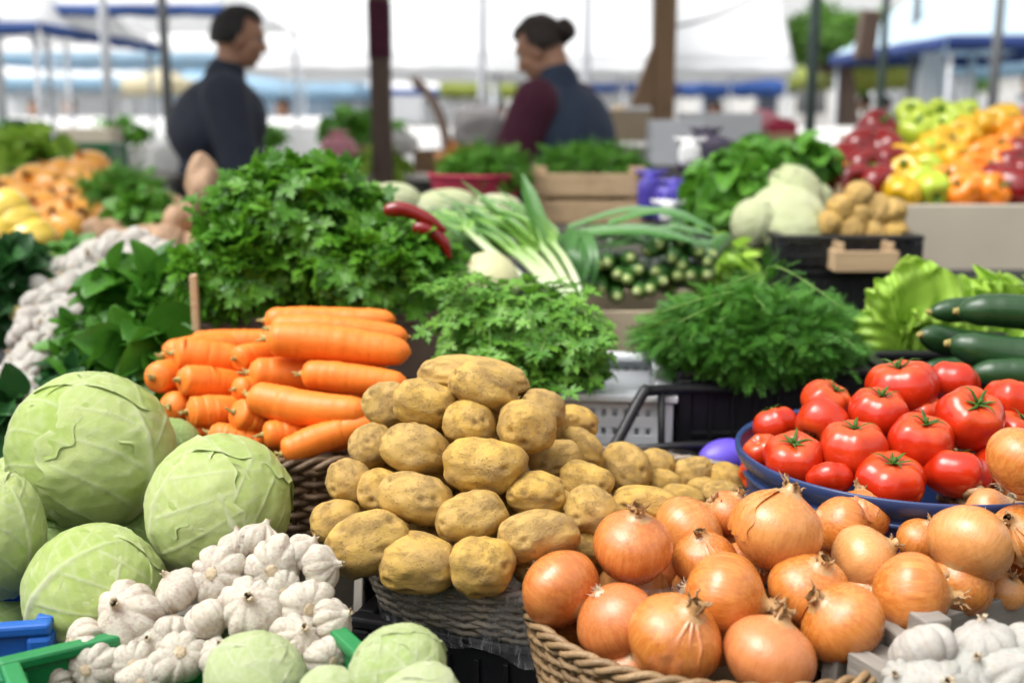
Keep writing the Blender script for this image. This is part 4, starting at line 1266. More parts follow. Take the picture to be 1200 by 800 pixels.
# front right crate with white garlic
p1, p2 = at(968, 764, .965), at(1205, 694, 1.085)
a2 = math.atan2(p2[1] - p1[1], p2[0] - p1[0]); mid = (p1 + p2) / 2
nn = np.array([math.sin(a2), -math.cos(a2)]); dd = np.array([math.cos(a2), math.sin(a2)])
cc = mid[:2] + nn * .15 + dd * .06
wood_crate('wooden_crate', 'weathered grey wooden crate of white garlic in the front right corner', (cc[0], cc[1], .90), (.37, .30, .108), a2, MAT['greyw'], nslat=2, t=.018, post=.030, extra=-.006)
WG = 'white garlic bulbs in the grey corner crate'
its = []
for k, (px, py, w, ax, lab) in enumerate([
 (1080, 764, 80, (.25, .5, -.7), 'white garlic bulb with its brown root plate to the viewer'),
 (1152, 756, 74, (-.2, .2, .9), 'smooth white garlic bulb standing tall beside the grey board'),
 (1060, 800, 56, (-.5, .5, .6), 'white garlic bulb nearest the grey corner post'),
 (1093, 808, 84, (.1, .8, .6), 'white garlic bulb cut by the bottom edge in the corner crate'),
 (1186, 792, 84, (.3, .6, .7), 'white garlic bulb in the bottom right corner of the picture'),
 (1210, 758, 62, (.3, .3, .8), 'white garlic bulb cut off by the right edge'),
 (1136, 790, 66, (0, .6, .7), 'white garlic bulb sunk between the corner crate neighbours')]):
    d = .905 + (800 - py) / 60 * .035
    a = ax[0] * RIGHT - ax[1] * FWD + ax[2] * UP; s = w * d / F / 2; c = at(px, py, d)
    put(WGAR[k % 4], c, frame_z(a, rng.random() * 6), s, lab, WG); its.append((c, s))
filler(its, WGAR, 'white garlic bulb buried in the grey corner crate', WG, .92, (.0, .02, -.05), .8, mx=6)

# ---------------------------------------------------------------- tomatoes in the blue tub
TG = 'tomatoes heaped in the blue tub'
TOMS = [
 (1057, 454, 82, 56, 1.36, (-.2, .2, 1), 'topmost tomato, large and smooth, at the back of the heap'),
 (1116, 449, 62, 44, 1.385, (.2, -.3, 1), 'orange-red tomato right of the topmost one'),
 (1029, 484, 70, 56, 1.31, (.1, .35, .95), 'tomato with calyx up, just below the topmost one'),
 (969, 472, 62, 44, 1.385, (.4, .4, .8), 'tomato at the back left of the heap near the dill crate'),
 (964, 496, 64, 54, 1.315, (-.5, .3, -.6), 'plain round tomato left of centre without visible calyx'),
 (909, 499, 54, 42, 1.37, (-.2, -.2, .8), 'smallish tomato at the far left rim'),
 (1000, 526, 80, 64, 1.245, (0, .25, 1), 'wide tomato in the centre of the front'),
 (1079, 518, 76, 64, 1.245, (.1, .45, .9), 'tomato with dark star calyx right of the wide centre one'),
 (1137, 491, 78, 70, 1.27, (.05, .75, .75), 'big tomato with a long-armed green calyx facing the viewer'),
 (1184, 470, 62, 50, 1.33, (.2, -.2, 1), 'tomato at the back right near the cucumbers'),
 (1190, 508, 60, 46, 1.29, (.3, .3, .8), 'tomato half cut by the right edge under the back right one'),
 (930, 537, 72, 48, 1.245, (-.1, .5, .9), 'orange-tinged tomato at the left front rim, calyx up'),
 (894, 529, 44, 42, 1.29, (-.4, .3, .6), 'small tomato squeezed against the left rim'),
 (1043, 561, 84, 36, 1.205, (.05, .4, .9), 'flat ribbed tomato lowest at the front rim'),
 (1121, 556, 74, 42, 1.215, (.2, -.3, .9), 'tomato at the front rim right of the flat ribbed one'),
 (972, 561, 54, 26, 1.215, (0, -.4, .8), 'low tomato just peeking over the front rim'),
 (1081, 484, 52, 40, 1.345, (0, .3, .8), 'tomato in the gap behind the star-calyx one'),
 (1168, 546, 54, 50, 1.25, (.3, .3, .7), 'dark red tomato beside the round tan onion'),
]
its = []
for k, (px, py, w, h, d, ax, lab) in enumerate(TOMS):
    a = ax[0] * RIGHT - ax[1] * FWD + ax[2] * UP; s = d / F / 2; c = at(px, py, d)
    put(TOM[(k * 3 + k // 5) % 5], c, frame_z(a, rng.random() * 6), (w * s, w * s, (w * .55 + h * .5) * s), lab, TG); its.append((c, (w + h) / 2 * s))
filler(its, TOM, 'tomato buried under the heap in the blue tub', TG, .965, (0, .03, -.045), .8)
tc = at(1064, 527, 1.30); tr = 199 * 1.30 / F
tub = tag(new_obj('plastic_tub', None, None, (tc[0], tc[1], .90)), 'round blue plastic tub heaped with red tomatoes', 'tub')
H = tc[2] - .90
MB().grid(lathe([(.02, .004), (tr * .86, .004), (tr * .885, .02), (tr * .94, H - .03), (tr * .945, H - .022), (tr * .985, H - .012), (tr, H - .004), (tr * .995, H + .002), (tr * .965, H), (tr * .955, H - .01), (tr * .925, H - .03), (tr * .86, .02), (tr * .80, .012), (.02, .012)], 96, 90), wrap=True).build('tub_body', MAT['tubblue'], tub)
b = MB(); th = np.linspace(0, 2 * PI, 96, endpoint=False)
b.tube(np.stack([np.cos(th) * tr * .945, np.sin(th) * tr * .945, np.full(96, H - .028)], 1), .0035, 8, closed=True)
b.build('moulded_ring', MAT['tubblue'], tub)
crate('plastic_crate', 'black plastic crate turned over beneath the blue tub', (tc[0], tc[1], .82), (.32, .30, .068), .1, MAT['pblack'], solid=True)
c = at(857, 536, 1.52)
V, f = ICO(4)
o = put(dict(name='aubergine', cat='aubergine', mesh=MB().add(V * np.array([1.5, 1, 1]) * (1 - .25 * V[:, :1]), f).mesh('aubergine', MAT['violet'])), c, rotz(.4), .026, 'violet-skinned aubergine lying between the far potatoes and the blue tub')
star_calyx(np.random.default_rng(3), 5, .5, .05, .3).build('calyx', MAT['calyx'], o, loc=(-1.75, 0, 0), rot=frame_z((-1, 0, 0)))

# ---------------------------------------------------------------- cucumbers at the right
for k, (x1, y1, x2, y2, th, d1, d2, lab) in enumerate([
 (1089, 366, 1240, 370, 32, 1.58, 1.58, 'dark cucumber at the back top of the cucumber pile, tip to the left'),
 (1121, 371, 1290, 372, 42, 1.50, 1.48, 'thick cucumber on top in front of the pile'),
 (1074, 394, 1190, 402, 36, 1.55, 1.62, 'cucumber whose tip reaches farthest left over the lettuce'),
 (1111, 402, 1300, 412, 46, 1.47, 1.44, 'thick cucumber in the middle of the pile beneath the top one'),
 (1084, 428, 1200, 432, 26, 1.53, 1.56, 'cucumber low at the left in the shade of the pile'),
 (1136, 441, 1300, 444, 38, 1.43, 1.42, 'lowest cucumber directly above the tomatoes'),
 (1185, 425, 1310, 430, 38, 1.52, 1.52, 'cucumber hidden deep behind the thick middle one')]):
    p, q = at(x1, y1, d1), at(x2, y2, d2); L = np.linalg.norm(q - p) / 2
    r = th * (d1 + d2) / 2 / F / 2 / .17
    put(CUC[k % 3], (p + q) / 2, frame_x(q - p, k * 1.3), (L, r, r), lab, 'dark cucumbers piled at the right')
p = np.array([.70, 1.545, 0])
crate('plastic_crate', 'black plastic crate beneath the dark cucumbers', (p[0], p[1], .945), (.36, .20, .15), .03, MAT['pblack'], solid=True)
# ---------------------------------------------------------------- herbs of the middle ground
_V, _f = ICO(4)
_ph = np.arctan2(_V[:, 1], _V[:, 0])
_R = _V * (1 - .06 * (1 - np.abs(np.cos(_ph * 4))) * np.hypot(_V[:, 0], _V[:, 1]))[:, None]
MAT['squash'] = m_pepper('pale_squash_skin', (.72, .58, .22), (.82, .70, .36))
MAT['turnip'] = plain('turnip_skin', (.56, .54, .30), .45, .1, 5)
PALE = MB().add(_R, _f).mesh('squash', MAT['squash'])
PALE2 = MB().add(_R * np.array([1, 1, 1.08]), _f).mesh('quince', MAT['quince'])
def bunch(label, cat, name, c, fn_leaves, leafmat, group=None, stems=None):
    root = herb(name, label, cat, c, group)
    lb, sb = MB(), MB()
    fn_leaves(lb, sb)
    loc(lb, c).build('leaves', leafmat, root)
    if sb.V: loc(sb, c).build('stems', MAT['stem'], root)
    return root


def dome(px, py, w, h, d, n, tpl, size, seed, depth=None, **kw):
    """a leafy mound seen at px,py with w,h picture pixels"""
    s = d / F
    c = at(px, py, d)
    return lambda lb, sb: mass(lb, c, (w * s / 2, (depth or w * .4) * s, h * s / 2), n, tpl, size, seed, **kw)


# big flat-leaved parsley heap: several bunches in a wooden crate
def parsley_fn(px, py, w, h, d, n, seed, size=.039):
    c = at(px, py, d); s = d / F; rad = np.array((w * s / 2, w * .36 * s, h * s / 2))

    def fn(lb, sb):
        rr = np.random.default_rng(seed)
        mass(lb, c, rad, n, 'parsley', size, seed, inner=.62, up=.35, droop=.7, lump=.16, lower=-.55)
        mass(lb, c, rad * .72, n // 3, 'parsley', size, seed + 5, inner=.5, lower=-.8)
        tips = []
        for _ in range(44):
            v = rr.normal(size=3); v /= np.linalg.norm(v)
            if v[2] < -.1: v[2] *= -1
            tips.append(c + v * rad * (1.02 + .16 * rr.random()))
        sprigs(lb, sb, c + np.array([0, .03, -h * s * .45]), tips, 'parsley', size * 1.08, 5, .05, seed + 1, .0016, start=.72)
    return fn


PGp = 'parsley bunches in the wooden crate'
for (px, py, w, h, d, n, seed, lab) in [
    (350, 268, 214, 150, 1.84, 820, 11, 'biggest bunch of flat parsley, rising highest behind the carrots'),
    (280, 322, 120, 110, 1.78, 340, 12, 'parsley bunch on the left side of the crate, over the thin wooden post'),
    (440, 318, 176, 110, 1.78, 480, 13, 'parsley bunch on the right of the heap, drooping toward the turnip')]:
    bunch(lab, 'parsley bunch', 'parsley_bunch', at(px, py + h * .4, d), parsley_fn(px, py, w, h, d, n, seed), MAT['parsley'], PGp)
p = at(376, 400, 1.84)
wood_crate('wooden_crate', 'wooden crate with tall corner posts under the parsley, behind the carrots', (p[0], p[1] + .10, .945), (.50, .36, p[2] + .045 - .945), 0, MAT['darkw'], nslat=2)
a_, b_ = at(230, 345, 1.68), at(229, 398, 1.68)
MB().box((0, 0, 0), (.011, .011, np.linalg.norm(a_ - b_) + .16)).build('wooden_stake', MAT['palew'], None, smooth=False, bevel=.002, loc=(a_ + b_) / 2 - np.array([0, 0, .05]))
tag(bpy.data.objects['wooden_stake'], 'thin upright wooden stake at the left edge of the parsley', 'stake')

# celery leaf bunch before the white crate
c0 = at(600, 366, 1.70)


def cel(lb, sb):
    rr = np.random.default_rng(21)
    tips = []
    for _ in range(120):
        f = rr.random(); px = 505 + 215 * f + rr.normal() * 8
        low = 470 - 60 * abs(f - .62) - (30 if f < .25 else 0)
        py = low - 78 * rr.random() ** 1.6 - 4
        tips.append(at(px, py, 1.50 + .16 * rr.random()))
    sprigs(lb, sb, c0, tips, 'celery', .036, 9, .07, 22, .0017, start=.2)
    mass(lb, at(610, 426, 1.63), (.104, .075, .044), 520, 'celery', .034, 23, inner=.5, lower=-.6)


bunch('loose bunch of celery leaves spilling over the white crate behind the potatoes', 'celery bunch', 'celery_bunch', c0, cel, MAT['celery'])
# white perforated crate
p = at(690, 462, 1.58)
wc = crate('plastic_crate', 'white perforated plastic crate under the celery leaves', (p[0] - .05, p[1] + .13, .945), (.34, .26, p[2] - .945 - .004), -.10, MAT['pwhite'], nslot=22, rails=(.05, .28, .5, .72, .95), sw=.62, rimw=.03)
MB().box((0, 0, .10), (.30, .22, .006)).build('paper_liner', MAT['pwhite'], wc)
# black carrier frame right of it
fr = MB()
q = [at(700, 545, 1.50), at(716, 530, 1.50), at(752, 463, 1.52), at(762, 458, 1.53), at(800, 456, 1.56), at(880, 456, 1.60)]
fr.tube(spline(q, 30), .0075, 8)
fr.tube(np.array([at(716, 528, 1.50), at(800, 522, 1.53), at(880, 520, 1.56)]), .006, 8)
fr.tube(np.array([at(775, 458, 1.54), at(775, 560, 1.54)]), .005, 8)
cf = at(790, 560, 1.54)
tag(loc(fr, cf).build('carrier_frame', MAT['pblack'], None, loc=cf), 'black plastic carrier handle frame leaning beside the white crate', 'crate handle')
# dill in black crates
p = at(905, 436, 1.62)
crate('plastic_crate', 'tall black plastic crate overflowing with dill', (p[0], p[1] + .10, .945), (.27, .24, p[2] - .945), .04, MAT['pblack'], nslot=8, solid=True)
c0d = at(880, 356, 1.70)


def dil(lb, sb):
    rr = np.random.default_rng(31); tips = []
    for _ in range(70):
        f = rr.random() ** .9; px = 738 + 268 * rr.random()
        top = 322 + 58 * abs((px - 890) / 150) ** 1.6
        bot = 448 if px > 800 else 422
        tips.append(at(px, top + (bot - top) * rr.random() ** 1.1, 1.50 + .24 * rr.random()))
    sprigs(lb, sb, c0d, tips, 'dill', .034, 10, .05, 32, .0013, start=.25, spread=.35)
    mass(lb, at(878, 392, 1.63), (.142, .085, .052), 4200, 'dill', .030, 33, inner=.55, lower=-.7, up=.7, droop=.22, lump=.26)


bunch('feathery dark dill hanging over the tall black crate', 'dill bunch', 'dill_bunch', c0d, dil, MAT['dill'])
p = at(742, 405, 2.0)
wood_crate('cardboard_box', 'brown cardboard box under the small cucumbers', (p[0] + .02, p[1] + .14, 1.0), (.36, .24, at(742, 365, 2.0)[2] - 1.0), 0, MAT['card'], nslat=1, cat='box')

# small cucumbers seen end on
GHG = 'small cucumbers with pale tips in the cardboard box'
ends = [(699, 311), (711, 309), (724, 320), (735, 328), (743, 304), (751, 317), (688, 339), (703, 342), (724, 347), (746, 343), (764, 341), (757, 294), (772, 290), (785, 305), (799, 311), (794, 324), (811, 325), (799, 284), (819, 299), (827, 309), (828, 321), (780, 330), (768, 318), (838, 300)]
rows = ['topmost', 'upper', 'middle', 'lower', 'bottom']


def ordinal(k): return ['first', 'second', 'third', 'fourth', 'fifth', 'sixth', 'seventh', 'eighth', 'ninth', 'tenth', 'eleventh', 'twelfth', 'thirteenth', 'fourteenth', 'fifteenth', 'sixteenth'][k]


def ordlabels(pts, rowh, fmt):
    """one label per point: counted left to right in rows from the top"""
    order = sorted(range(len(pts)), key=lambda i: pts[i][1]); out = [None] * len(pts); rws = []
    for i in order:
        if rws and pts[i][1] - pts[rws[-1][0]][1] < rowh: rws[-1].append(i)
        else: rws.append([i])
    for r, row in enumerate(rws):
        for k, i in enumerate(sorted(row, key=lambda i: pts[i][0])): out[i] = fmt(i, ordinal(k), ordinal(r))
    return out


labs = ordlabels(ends, 16, lambda i, k, r: f'small green cucumber end in the cardboard box, {k} from left in {r} row')
for k, (px, py) in enumerate(ends):
    q = at(px, py, 2.02); d = np.array([.25 * rng.normal(), .9, .12 * rng.normal() + .05])
    L = .06; put(GHE[k % 2], q + d / np.linalg.norm(d) * L, frame_x(d, k), (L, .070, .070), labs[k], GHG)
for k in range(14):
    q = at(690 + 10 * k, 318 + 14 * math.sin(k * 2.3), 2.09)
    put(GHE[k % 2], q + np.array([0, .05, -.01]), frame_x((.3 * rng.normal(), 1, 0), k), (.06, .07, .07), 'small green cucumber buried in the cardboard box', GHG)
# leek leaves on top
def leafstrip(mb, P, w, a0, a1, n=24, fold=.35):
    S = spline(np.array(P), n); T = np.gradient(S, axis=0); T /= np.linalg.norm(T, axis=1)[:, None]
    N = np.cross(T, np.array([0, -.5, 1.])); N /= np.linalg.norm(N, axis=1)[:, None]; B = np.cross(N, T)
    ww = w * np.interp(np.linspace(0, 1, n), [0, .3, .7, 1], [.8, 1, .8, .08])
    v = np.linspace(-1, 1, 5)
    Gd = S[:, None] + (N[:, None] * v[None, :, None] + B[:, None] * (np.abs(v) * fold)[None, :, None]) * ww[:, None, None]
    mb.grid(Gd, np.linspace(a0, a1, n)[:, None] * np.ones(5)[None])


c = at(760, 290, 2.05)
root = herb('leek', 'blue-green leek leaves spread over the small cucumbers', 'leek', c)
mb = MB(); rr = np.random.default_rng(41)
for k in range(11):
    x0 = 650 + 70 * rr.random(); y0 = 250 + 32 * rr.random(); x1 = x0 + 60 + 110 * rr.random(); y1 = y0 + 2 + 30 * rr.random() * (x1 - 650) / 180
    d = 2.0 + .14 * rr.random()
    leafstrip(mb, [at(x0, y0 + 12, d + .05), at((x0 + x1) / 2, (y0 + y1) / 2 - 12 * rr.random(), d), at(x1, min(y1, 318), d - .04)], .010 + .007 * rr.random(), .75, 1.)
for k in range(8):
    x0 = 655 + 30 * rr.random()
    leafstrip(mb, [at(x0, 262 + 20 * rr.random(), 2.05), at(x0 + 10 * rr.normal(), 300, 1.99), at(x0 + 20 * rr.random(), 330 + 22 * rr.random(), 1.99)], .012, .8, 1.)
loc(mb, c).build('leaves', MAT['scallion'], root)
# scallions: white shafts, green leaves running up left
SG = 'scallions leaning beside the celery leaves'
for k, (pts, r, lab) in enumerate([
    ([(676, 360), (664, 332), (638, 293), (590, 252), (540, 232)], .0085, 'scallion with the rightmost white shaft'),
    ([(662, 354), (651, 331), (626, 300), (582, 268), (520, 243)], .0095, 'thick scallion with a bright white shaft, second from the right'),
    ([(643, 345), (632, 325), (606, 300), (566, 276), (506, 256)], .0075, 'thin scallion left of the thick white one'),
    ([(682, 352), (672, 322), (652, 290), (615, 258), (566, 238)], .007, 'slim scallion nearest the cardboard box of cucumbers'),
    ([(652, 350), (642, 328), (616, 302), (574, 272), (515, 250)], .007, 'slim pale scallion tucked between the thick and the thin one'),
    ([(612, 326), (590, 305), (560, 280), (520, 262)], .0065, 'scallion with a mostly green shaft in front of the turnip'),
    ([(585, 305), (562, 284), (536, 262), (505, 248)], .0065, 'short green scallion between turnip and red peppers')]):
    P = spline([at(x, y, 1.84 + .06 * j) for j, (x, y) in enumerate(pts)], 30); r *= 1.0
    c = P[0]; root = herb('scallion', lab, 'scallion', c, SG)
    t = np.linspace(0, 1, 30)
    mb = MB().tube(P[:18], r * np.interp(t[:18], [0, .03, .6], [.9, 1, .8]), 10, a=t[:18] * .72)
    loc(mb, c).build('shaft', MAT['scallion'], root)
    lm = MB()
    for q in range(5):
        off = rng.normal(size=(3, 3)) * np.array([[.003], [.010], [.025]]) * np.array([1, .6, .8])
        leafstrip(lm, np.stack([P[15], P[20], P[29]]) + off, r * .9, .42, .95 - .3 * rng.random())
    for q in range(3): lm.tube(np.stack([P[0], P[0] + np.array([.004 * rng.normal(), -.004, -.012])]), [.001, .0004], 4)
    loc(lm, c).build('leaves', MAT['scallion'], root)
c = at(645, 300, 1.97); root = herb('scallion', 'single wide scallion leaf standing upright before the pale wooden crate', 'scallion', c, SG)
lm = MB(); leafstrip(lm, [at(652, 318, 1.96), at(632, 268, 1.98), at(620, 232, 2.0), at(612, 204, 2.02)], .017, .6, .8, fold=.6)
loc(lm, c).build('leaves', MAT['scallion'], root)
# bright grassy greens between parsley and scallions
c = at(535, 275, 2.05); mb = MB()
for k in range(46):
    x0 = 470 + 110 * rr.random(); y0 = 245 + 20 * rr.random()
    leafstrip(mb, [at(x0, y0, 2.2), at(x0 + 14, y0 + 22, 2.12), at(x0 + 30 + 20 * rr.random(), y0 + 38 + 22 * rr.random(), 2.03)], .008 + .005 * rr.random(), .35, .75)
root = herb('chive_bunch', 'bunch of bright green chive leaves behind the red peppers', 'chive bunch', c)
loc(mb, c).build('leaves', MAT['scallion'], root)
# pale turnip
c = at(566, 336, 1.85); V, f = ICO(4)
o = put(dict(name='turnip', cat='turnip', mesh=MB().add(V * (1 + .04 * nz(V, 1.5, 4))[:, None], f, np.clip(V[:, 2] - .5, 0, 1) * .5).mesh('turnip', MAT['turnip'])), c, frame_z((-.5, -.2, .8)), np.array([46, 44, 38]) * 1.85 / F, 'cream coloured turnip resting between parsley and celery leaves')
b = MB().tube(np.array([[0, 0, .9], [.05, 0, 1.15], [.15, 0, 1.5]]), [.2, .14, .06], 8); b.build('leaf_stub', MAT['stem'], o)
# red peppers, long
for k, (pts, w, lab) in enumerate([
    ([(450, 247), (474, 246), (501, 257), (524, 272)], 19, 'long shiny red pepper, the upper one on the parsley'),
    ([(484, 266), (503, 270), (520, 284), (528, 304)], 17, 'long red pepper curving down, below the other')]):
    P = spline([at(x, y, 1.73) for x, y in pts], 26); r = w * 1.73 / F / 2
    c = P[13]; t = np.linspace(0, 1, 26)
    o = tag(loc(MB().tube(P, r * np.interp(t, [0, .05, .2, .7, .95, 1], [.5, .85, 1, .8, .35, .05]), 16), c).build('long_pepper', MAT['pred'], None, loc=c), lab, 'pepper', 'long red peppers by the parsley')
    loc(MB().tube(np.array([P[0], P[0] * 1.6 - P[1] * .6, P[0] * 2.2 - P[1] * 1.2 + np.array([0, 0, .006])]), [r * .4, r * .22, r * .25], 8), c).build('pepper_stem', MAT['pstem'], o)
# pale cabbages/celery whites behind
for k, (px, py, w, h, d, lab) in enumerate([
    (458, 238, 70, 46, 2.30, 'pale head of Chinese cabbage behind the parsley, left one'),
    (520, 244, 80, 44, 2.32, 'pale head of Chinese cabbage above the scallion tops, middle one'),
    (578, 248, 70, 40, 2.34, 'pale head of Chinese cabbage left of the pale wooden crate')]):
    s = d / F / 2
    put(CABY[k % 2], at(px, py, d), frame_z((1, .2, .1), k), (h * s, h * s, w * s), lab, 'pale Chinese cabbages')

# lettuce at the right
def lettuce_leaf(mb, base, d, L, W, seed, curl=.5, ref=(0, -1, .3)):
    rr = np.random.default_rng(seed); nu, nv = 34, 41
    u = np.linspace(0, 1, nu)[:, None] * np.ones(nv)[None]; v = np.linspace(-1, 1, nv)[None] * np.ones(nu)[:, None]
    d = np.asarray(d, float); d /= np.linalg.norm(d)
    s = np.cross(d, ref); s /= np.linalg.norm(s); n = np.cross(s, d)
    wid = W * np.sin(np.clip(u * .95 + .05, 0, 1) ** .8 * PI * .62) * 1.05
    p = rr.random(4) * 6
    ruf = (np.abs(v) ** 2.2 + u ** 5) * (.26 * np.sin(9 * u * np.sign(v) + p[0] + 6 * v) + .17 * np.sin(21 * u + 13 * v + p[1])) + .03 * np.sin(8 * v + 10 * u + p[2])
    Gd = np.asarray(base) + d * (u * L)[..., None] + s * (v * wid)[..., None] + n * (ruf * W * .9 + .35 * W * v ** 2 * (1 - u) + curl * L * (u - .3) * (1 - u) * .8)[..., None] + np.array([0, 0, -1.]) * (curl * L * .5 * u ** 2.5)[..., None]
    mb.grid(Gd, np.clip(.25 + .5 * np.abs(v) + .3 * u + .2 * nz(np.stack([u, v, u * 0 + seed], -1).reshape(-1, 3), 4).reshape(nu, nv), 0, 1))


c = at(1100, 415, 1.78); root = herb('lettuce', 'frilly bright green lettuce behind the cucumbers', 'lettuce', c); mb = MB(); rr = np.random.default_rng(97)
for k in range(34):
    x0, y0 = at(1105 + 30 * rr.normal(), 405, 1.80)[[0, 2]]
    a = PI * (.12 + .62 * rr.random()); up = .8 + .5 * rr.random()
    base = at(1050 + 120 * rr.random(), 425 - 50 * rr.random() ** 2, 1.72 + .12 * rr.random())
    lettuce_leaf(mb, base, (math.cos(a) * .9, .25 * rr.normal() - .1, math.sin(a) * .8 + .15), .09 + .05 * rr.random(), .042 + .022 * rr.random(), k, .35, (.25 * rr.normal(), -1, .3 + .3 * rr.normal()))
loc(mb, c).build('leaves', MAT['lettuce'], root)
# spinach etc. at the left
SPG = 'leafy bunches on the left slope'
for (px, py, w, h, d, n, size, seed, lab, tpl, m) in [
    (172, 362, 86, 84, 1.86, 150, .055, 51, 'large-leaved spinach bunch left of the parsley', 'ovate', 'spinach'),
    (172, 425, 76, 84, 1.70, 60, .075, 52, 'spinach bunch with one broad leaf toward the viewer, above the largest cabbage', 'ovate', 'spinach'),
    (108, 420, 84, 90, 1.80, 420, .032, 53, 'small-leaved basil bunch between white garlic and spinach', 'simple', 'spinach'),
    (14, 345, 80, 100, 2.10, 260, .05, 54, 'dark leafy greens at the left edge behind the white garlic', 'ovate', 'darkleaf'),
    (-4, 510, 60, 80, 1.60, 150, .05, 55, 'dark green leaves at the left edge above the cabbages', 'ovate', 'darkleaf'),
    (110, 466, 110, 56, 1.66, 160, .04, 56, 'dark leaves in the shade right behind the largest cabbage', 'ovate', 'darkleaf')]:
    bunch(lab, 'greens', 'leafy_bunch', at(px, py + h * .4, d), dome(px, py, w, h, d, n, tpl, size, seed, inner=.6, up=.1, droop=.2 if tpl == 'ovate' else .6, lower=-.5), MAT[m], SPG)
# white garlic and pale onions cascading on the left
pts = [(137, 288), (118, 300), (150, 305), (170, 318), (190, 304), (100, 312), (92, 330), (115, 325), (132, 322), (78, 338), (62, 352), (90, 352), (108, 345), (45, 358), (55, 372), (75, 370), (95, 368), (38, 380), (58, 392), (30, 395), (50, 408), (36, 418), (22, 425), (48, 428), (14, 440), (32, 442), (55, 385), (20, 455), (36, 462), (12, 470), (40, 475), (28, 485), (84, 318), (66, 326), (50, 340), (180, 300), (160, 290)]
labs = ordlabels(pts, 17, lambda i, k, r: f'white garlic bulb on the blurred left slope, {k} from left in {r} row')
for k, (px, py) in enumerate(pts):
    d = 1.62 + (480 - py) / 195 * .62
    a = rng.normal(size=3) + np.array([0, -.3, .8])
    put(WGAR[k % 4], at(px, py, d), frame_z(a, k), (.026 + .005 * rng.random()) * (1.25 if py < 325 else 1), labs[k], 'white garlic on the left slope')
    if k % 2: put(WGAR[k % 4], at(px, py, d) + np.array([.01, .05, -.05]), frame_z(rng.normal(size=3), k), .028, 'white garlic bulb buried under the others on the left slope', 'white garlic on the left slope')
for (px, py, r, lab) in [(60, 322, 24, 'largest pale yellow squash beside the white garlic'), (48, 308, 18, 'pale yellow squash behind the largest one'), (34, 342, 17, 'pale yellow squash half way down beside the garlic'), (25, 368, 13, 'small pale yellow squash lowest at the left of the garlic')]:
    d = 2.0 + (380 - py) / 80 * .25; s = r * d / F
    put(dict(name='squash', cat='squash', mesh=PALE, parts=[('squash_stem', PEP['yellow'][0]['parts'][0][1])]), at(px, py, d), frame_z((.3, -.3, .9), px), (s, s, s * .8), lab, 'pale squashes on the left slope')
# ---------------------------------------------------------------- far end of our stall
def heap(pts, protos, d, rad, desc, grp, rowh, jit=.3, dd=0., cat=None, name=None):
    labs = ordlabels(pts, rowh, lambda i, k, r: f'{desc}, {k} from left in {r} row')
    for k, (px, py) in enumerate(pts):
        de = d + dd * (-py + pts[0][1])
        pr = protos[k % len(protos)]
        a = rng.normal(size=3) * jit + np.array([0, -.75, .6])
        put(pr, at(px, py, de), frame_z(a, k * 1.7), rad * (.9 + .2 * rng.random()), labs[k], grp)


gold = onion_proto(5, 'oronion', 'golden_onion'); gold['parts'] = gold['parts'][:1]
# golden onions at the left
pts = [(18, 262), (45, 272), (8, 288), (35, 292), (60, 285), (25, 240), (50, 248), (72, 262), (40, 218), (62, 222), (80, 232), (98, 238), (70, 208), (90, 214), (110, 222), (105, 200), (85, 252), (100, 258), (8, 232), (118, 240), (18, 302), (75, 275)]
heap(pts, [gold], 3.05, .062, 'golden onion in the blurred left heap', 'golden onions at the left', 17, dd=.006)
heap([(22, 265), (10, 250), (38, 284), (4, 275)], [dict(name='quince', cat='quince', mesh=PALE2, parts=[])], 2.75, .062, 'yellow quince at the left edge', 'yellow quinces at the left', 14)
pts = [(130, 262), (148, 255), (165, 250), (182, 246), (200, 243), (140, 272), (158, 268), (178, 264), (196, 262), (214, 258), (128, 280), (150, 284), (172, 282), (192, 280), (210, 276), (228, 270), (160, 296), (182, 296), (204, 292), (222, 288), (240, 262), (236, 282)]
sw = []
for k in range(3):
    V, f = ICO(4); P = V * (1 + .30 * nz(V, 1.1, k + 60) + .08 * nz(V, 3, k))[:, None] * np.array([1.25, .85, .8]) * (1 - .22 * V[:, :1])
    sw.append(dict(name='potato', cat='potato', mesh=MB().add(P, f).mesh('potato', MAT['sweet'])))
heap(pts, sw, 2.75, .043, 'pinkish potato behind the parsley', 'pinkish potatoes at the left', 12, 1., dd=.006)
put(dict(name='sweet_potato', cat='sweet potato', mesh=sw[1]['mesh']), at(238, 212, 2.55), frame_x((.05, 0, 1), 1), np.array([.056, .046, .05]), 'tall pink sweet potato standing upright left of the parsley top')
put(dict(name='sweet_potato', cat='sweet potato', mesh=sw[2]['mesh']), at(256, 232, 2.6), frame_x((.5, 0, 1), 1), np.array([.055, .04, .045]), 'pink sweet potato leaning behind the parsley, right of the upright one')
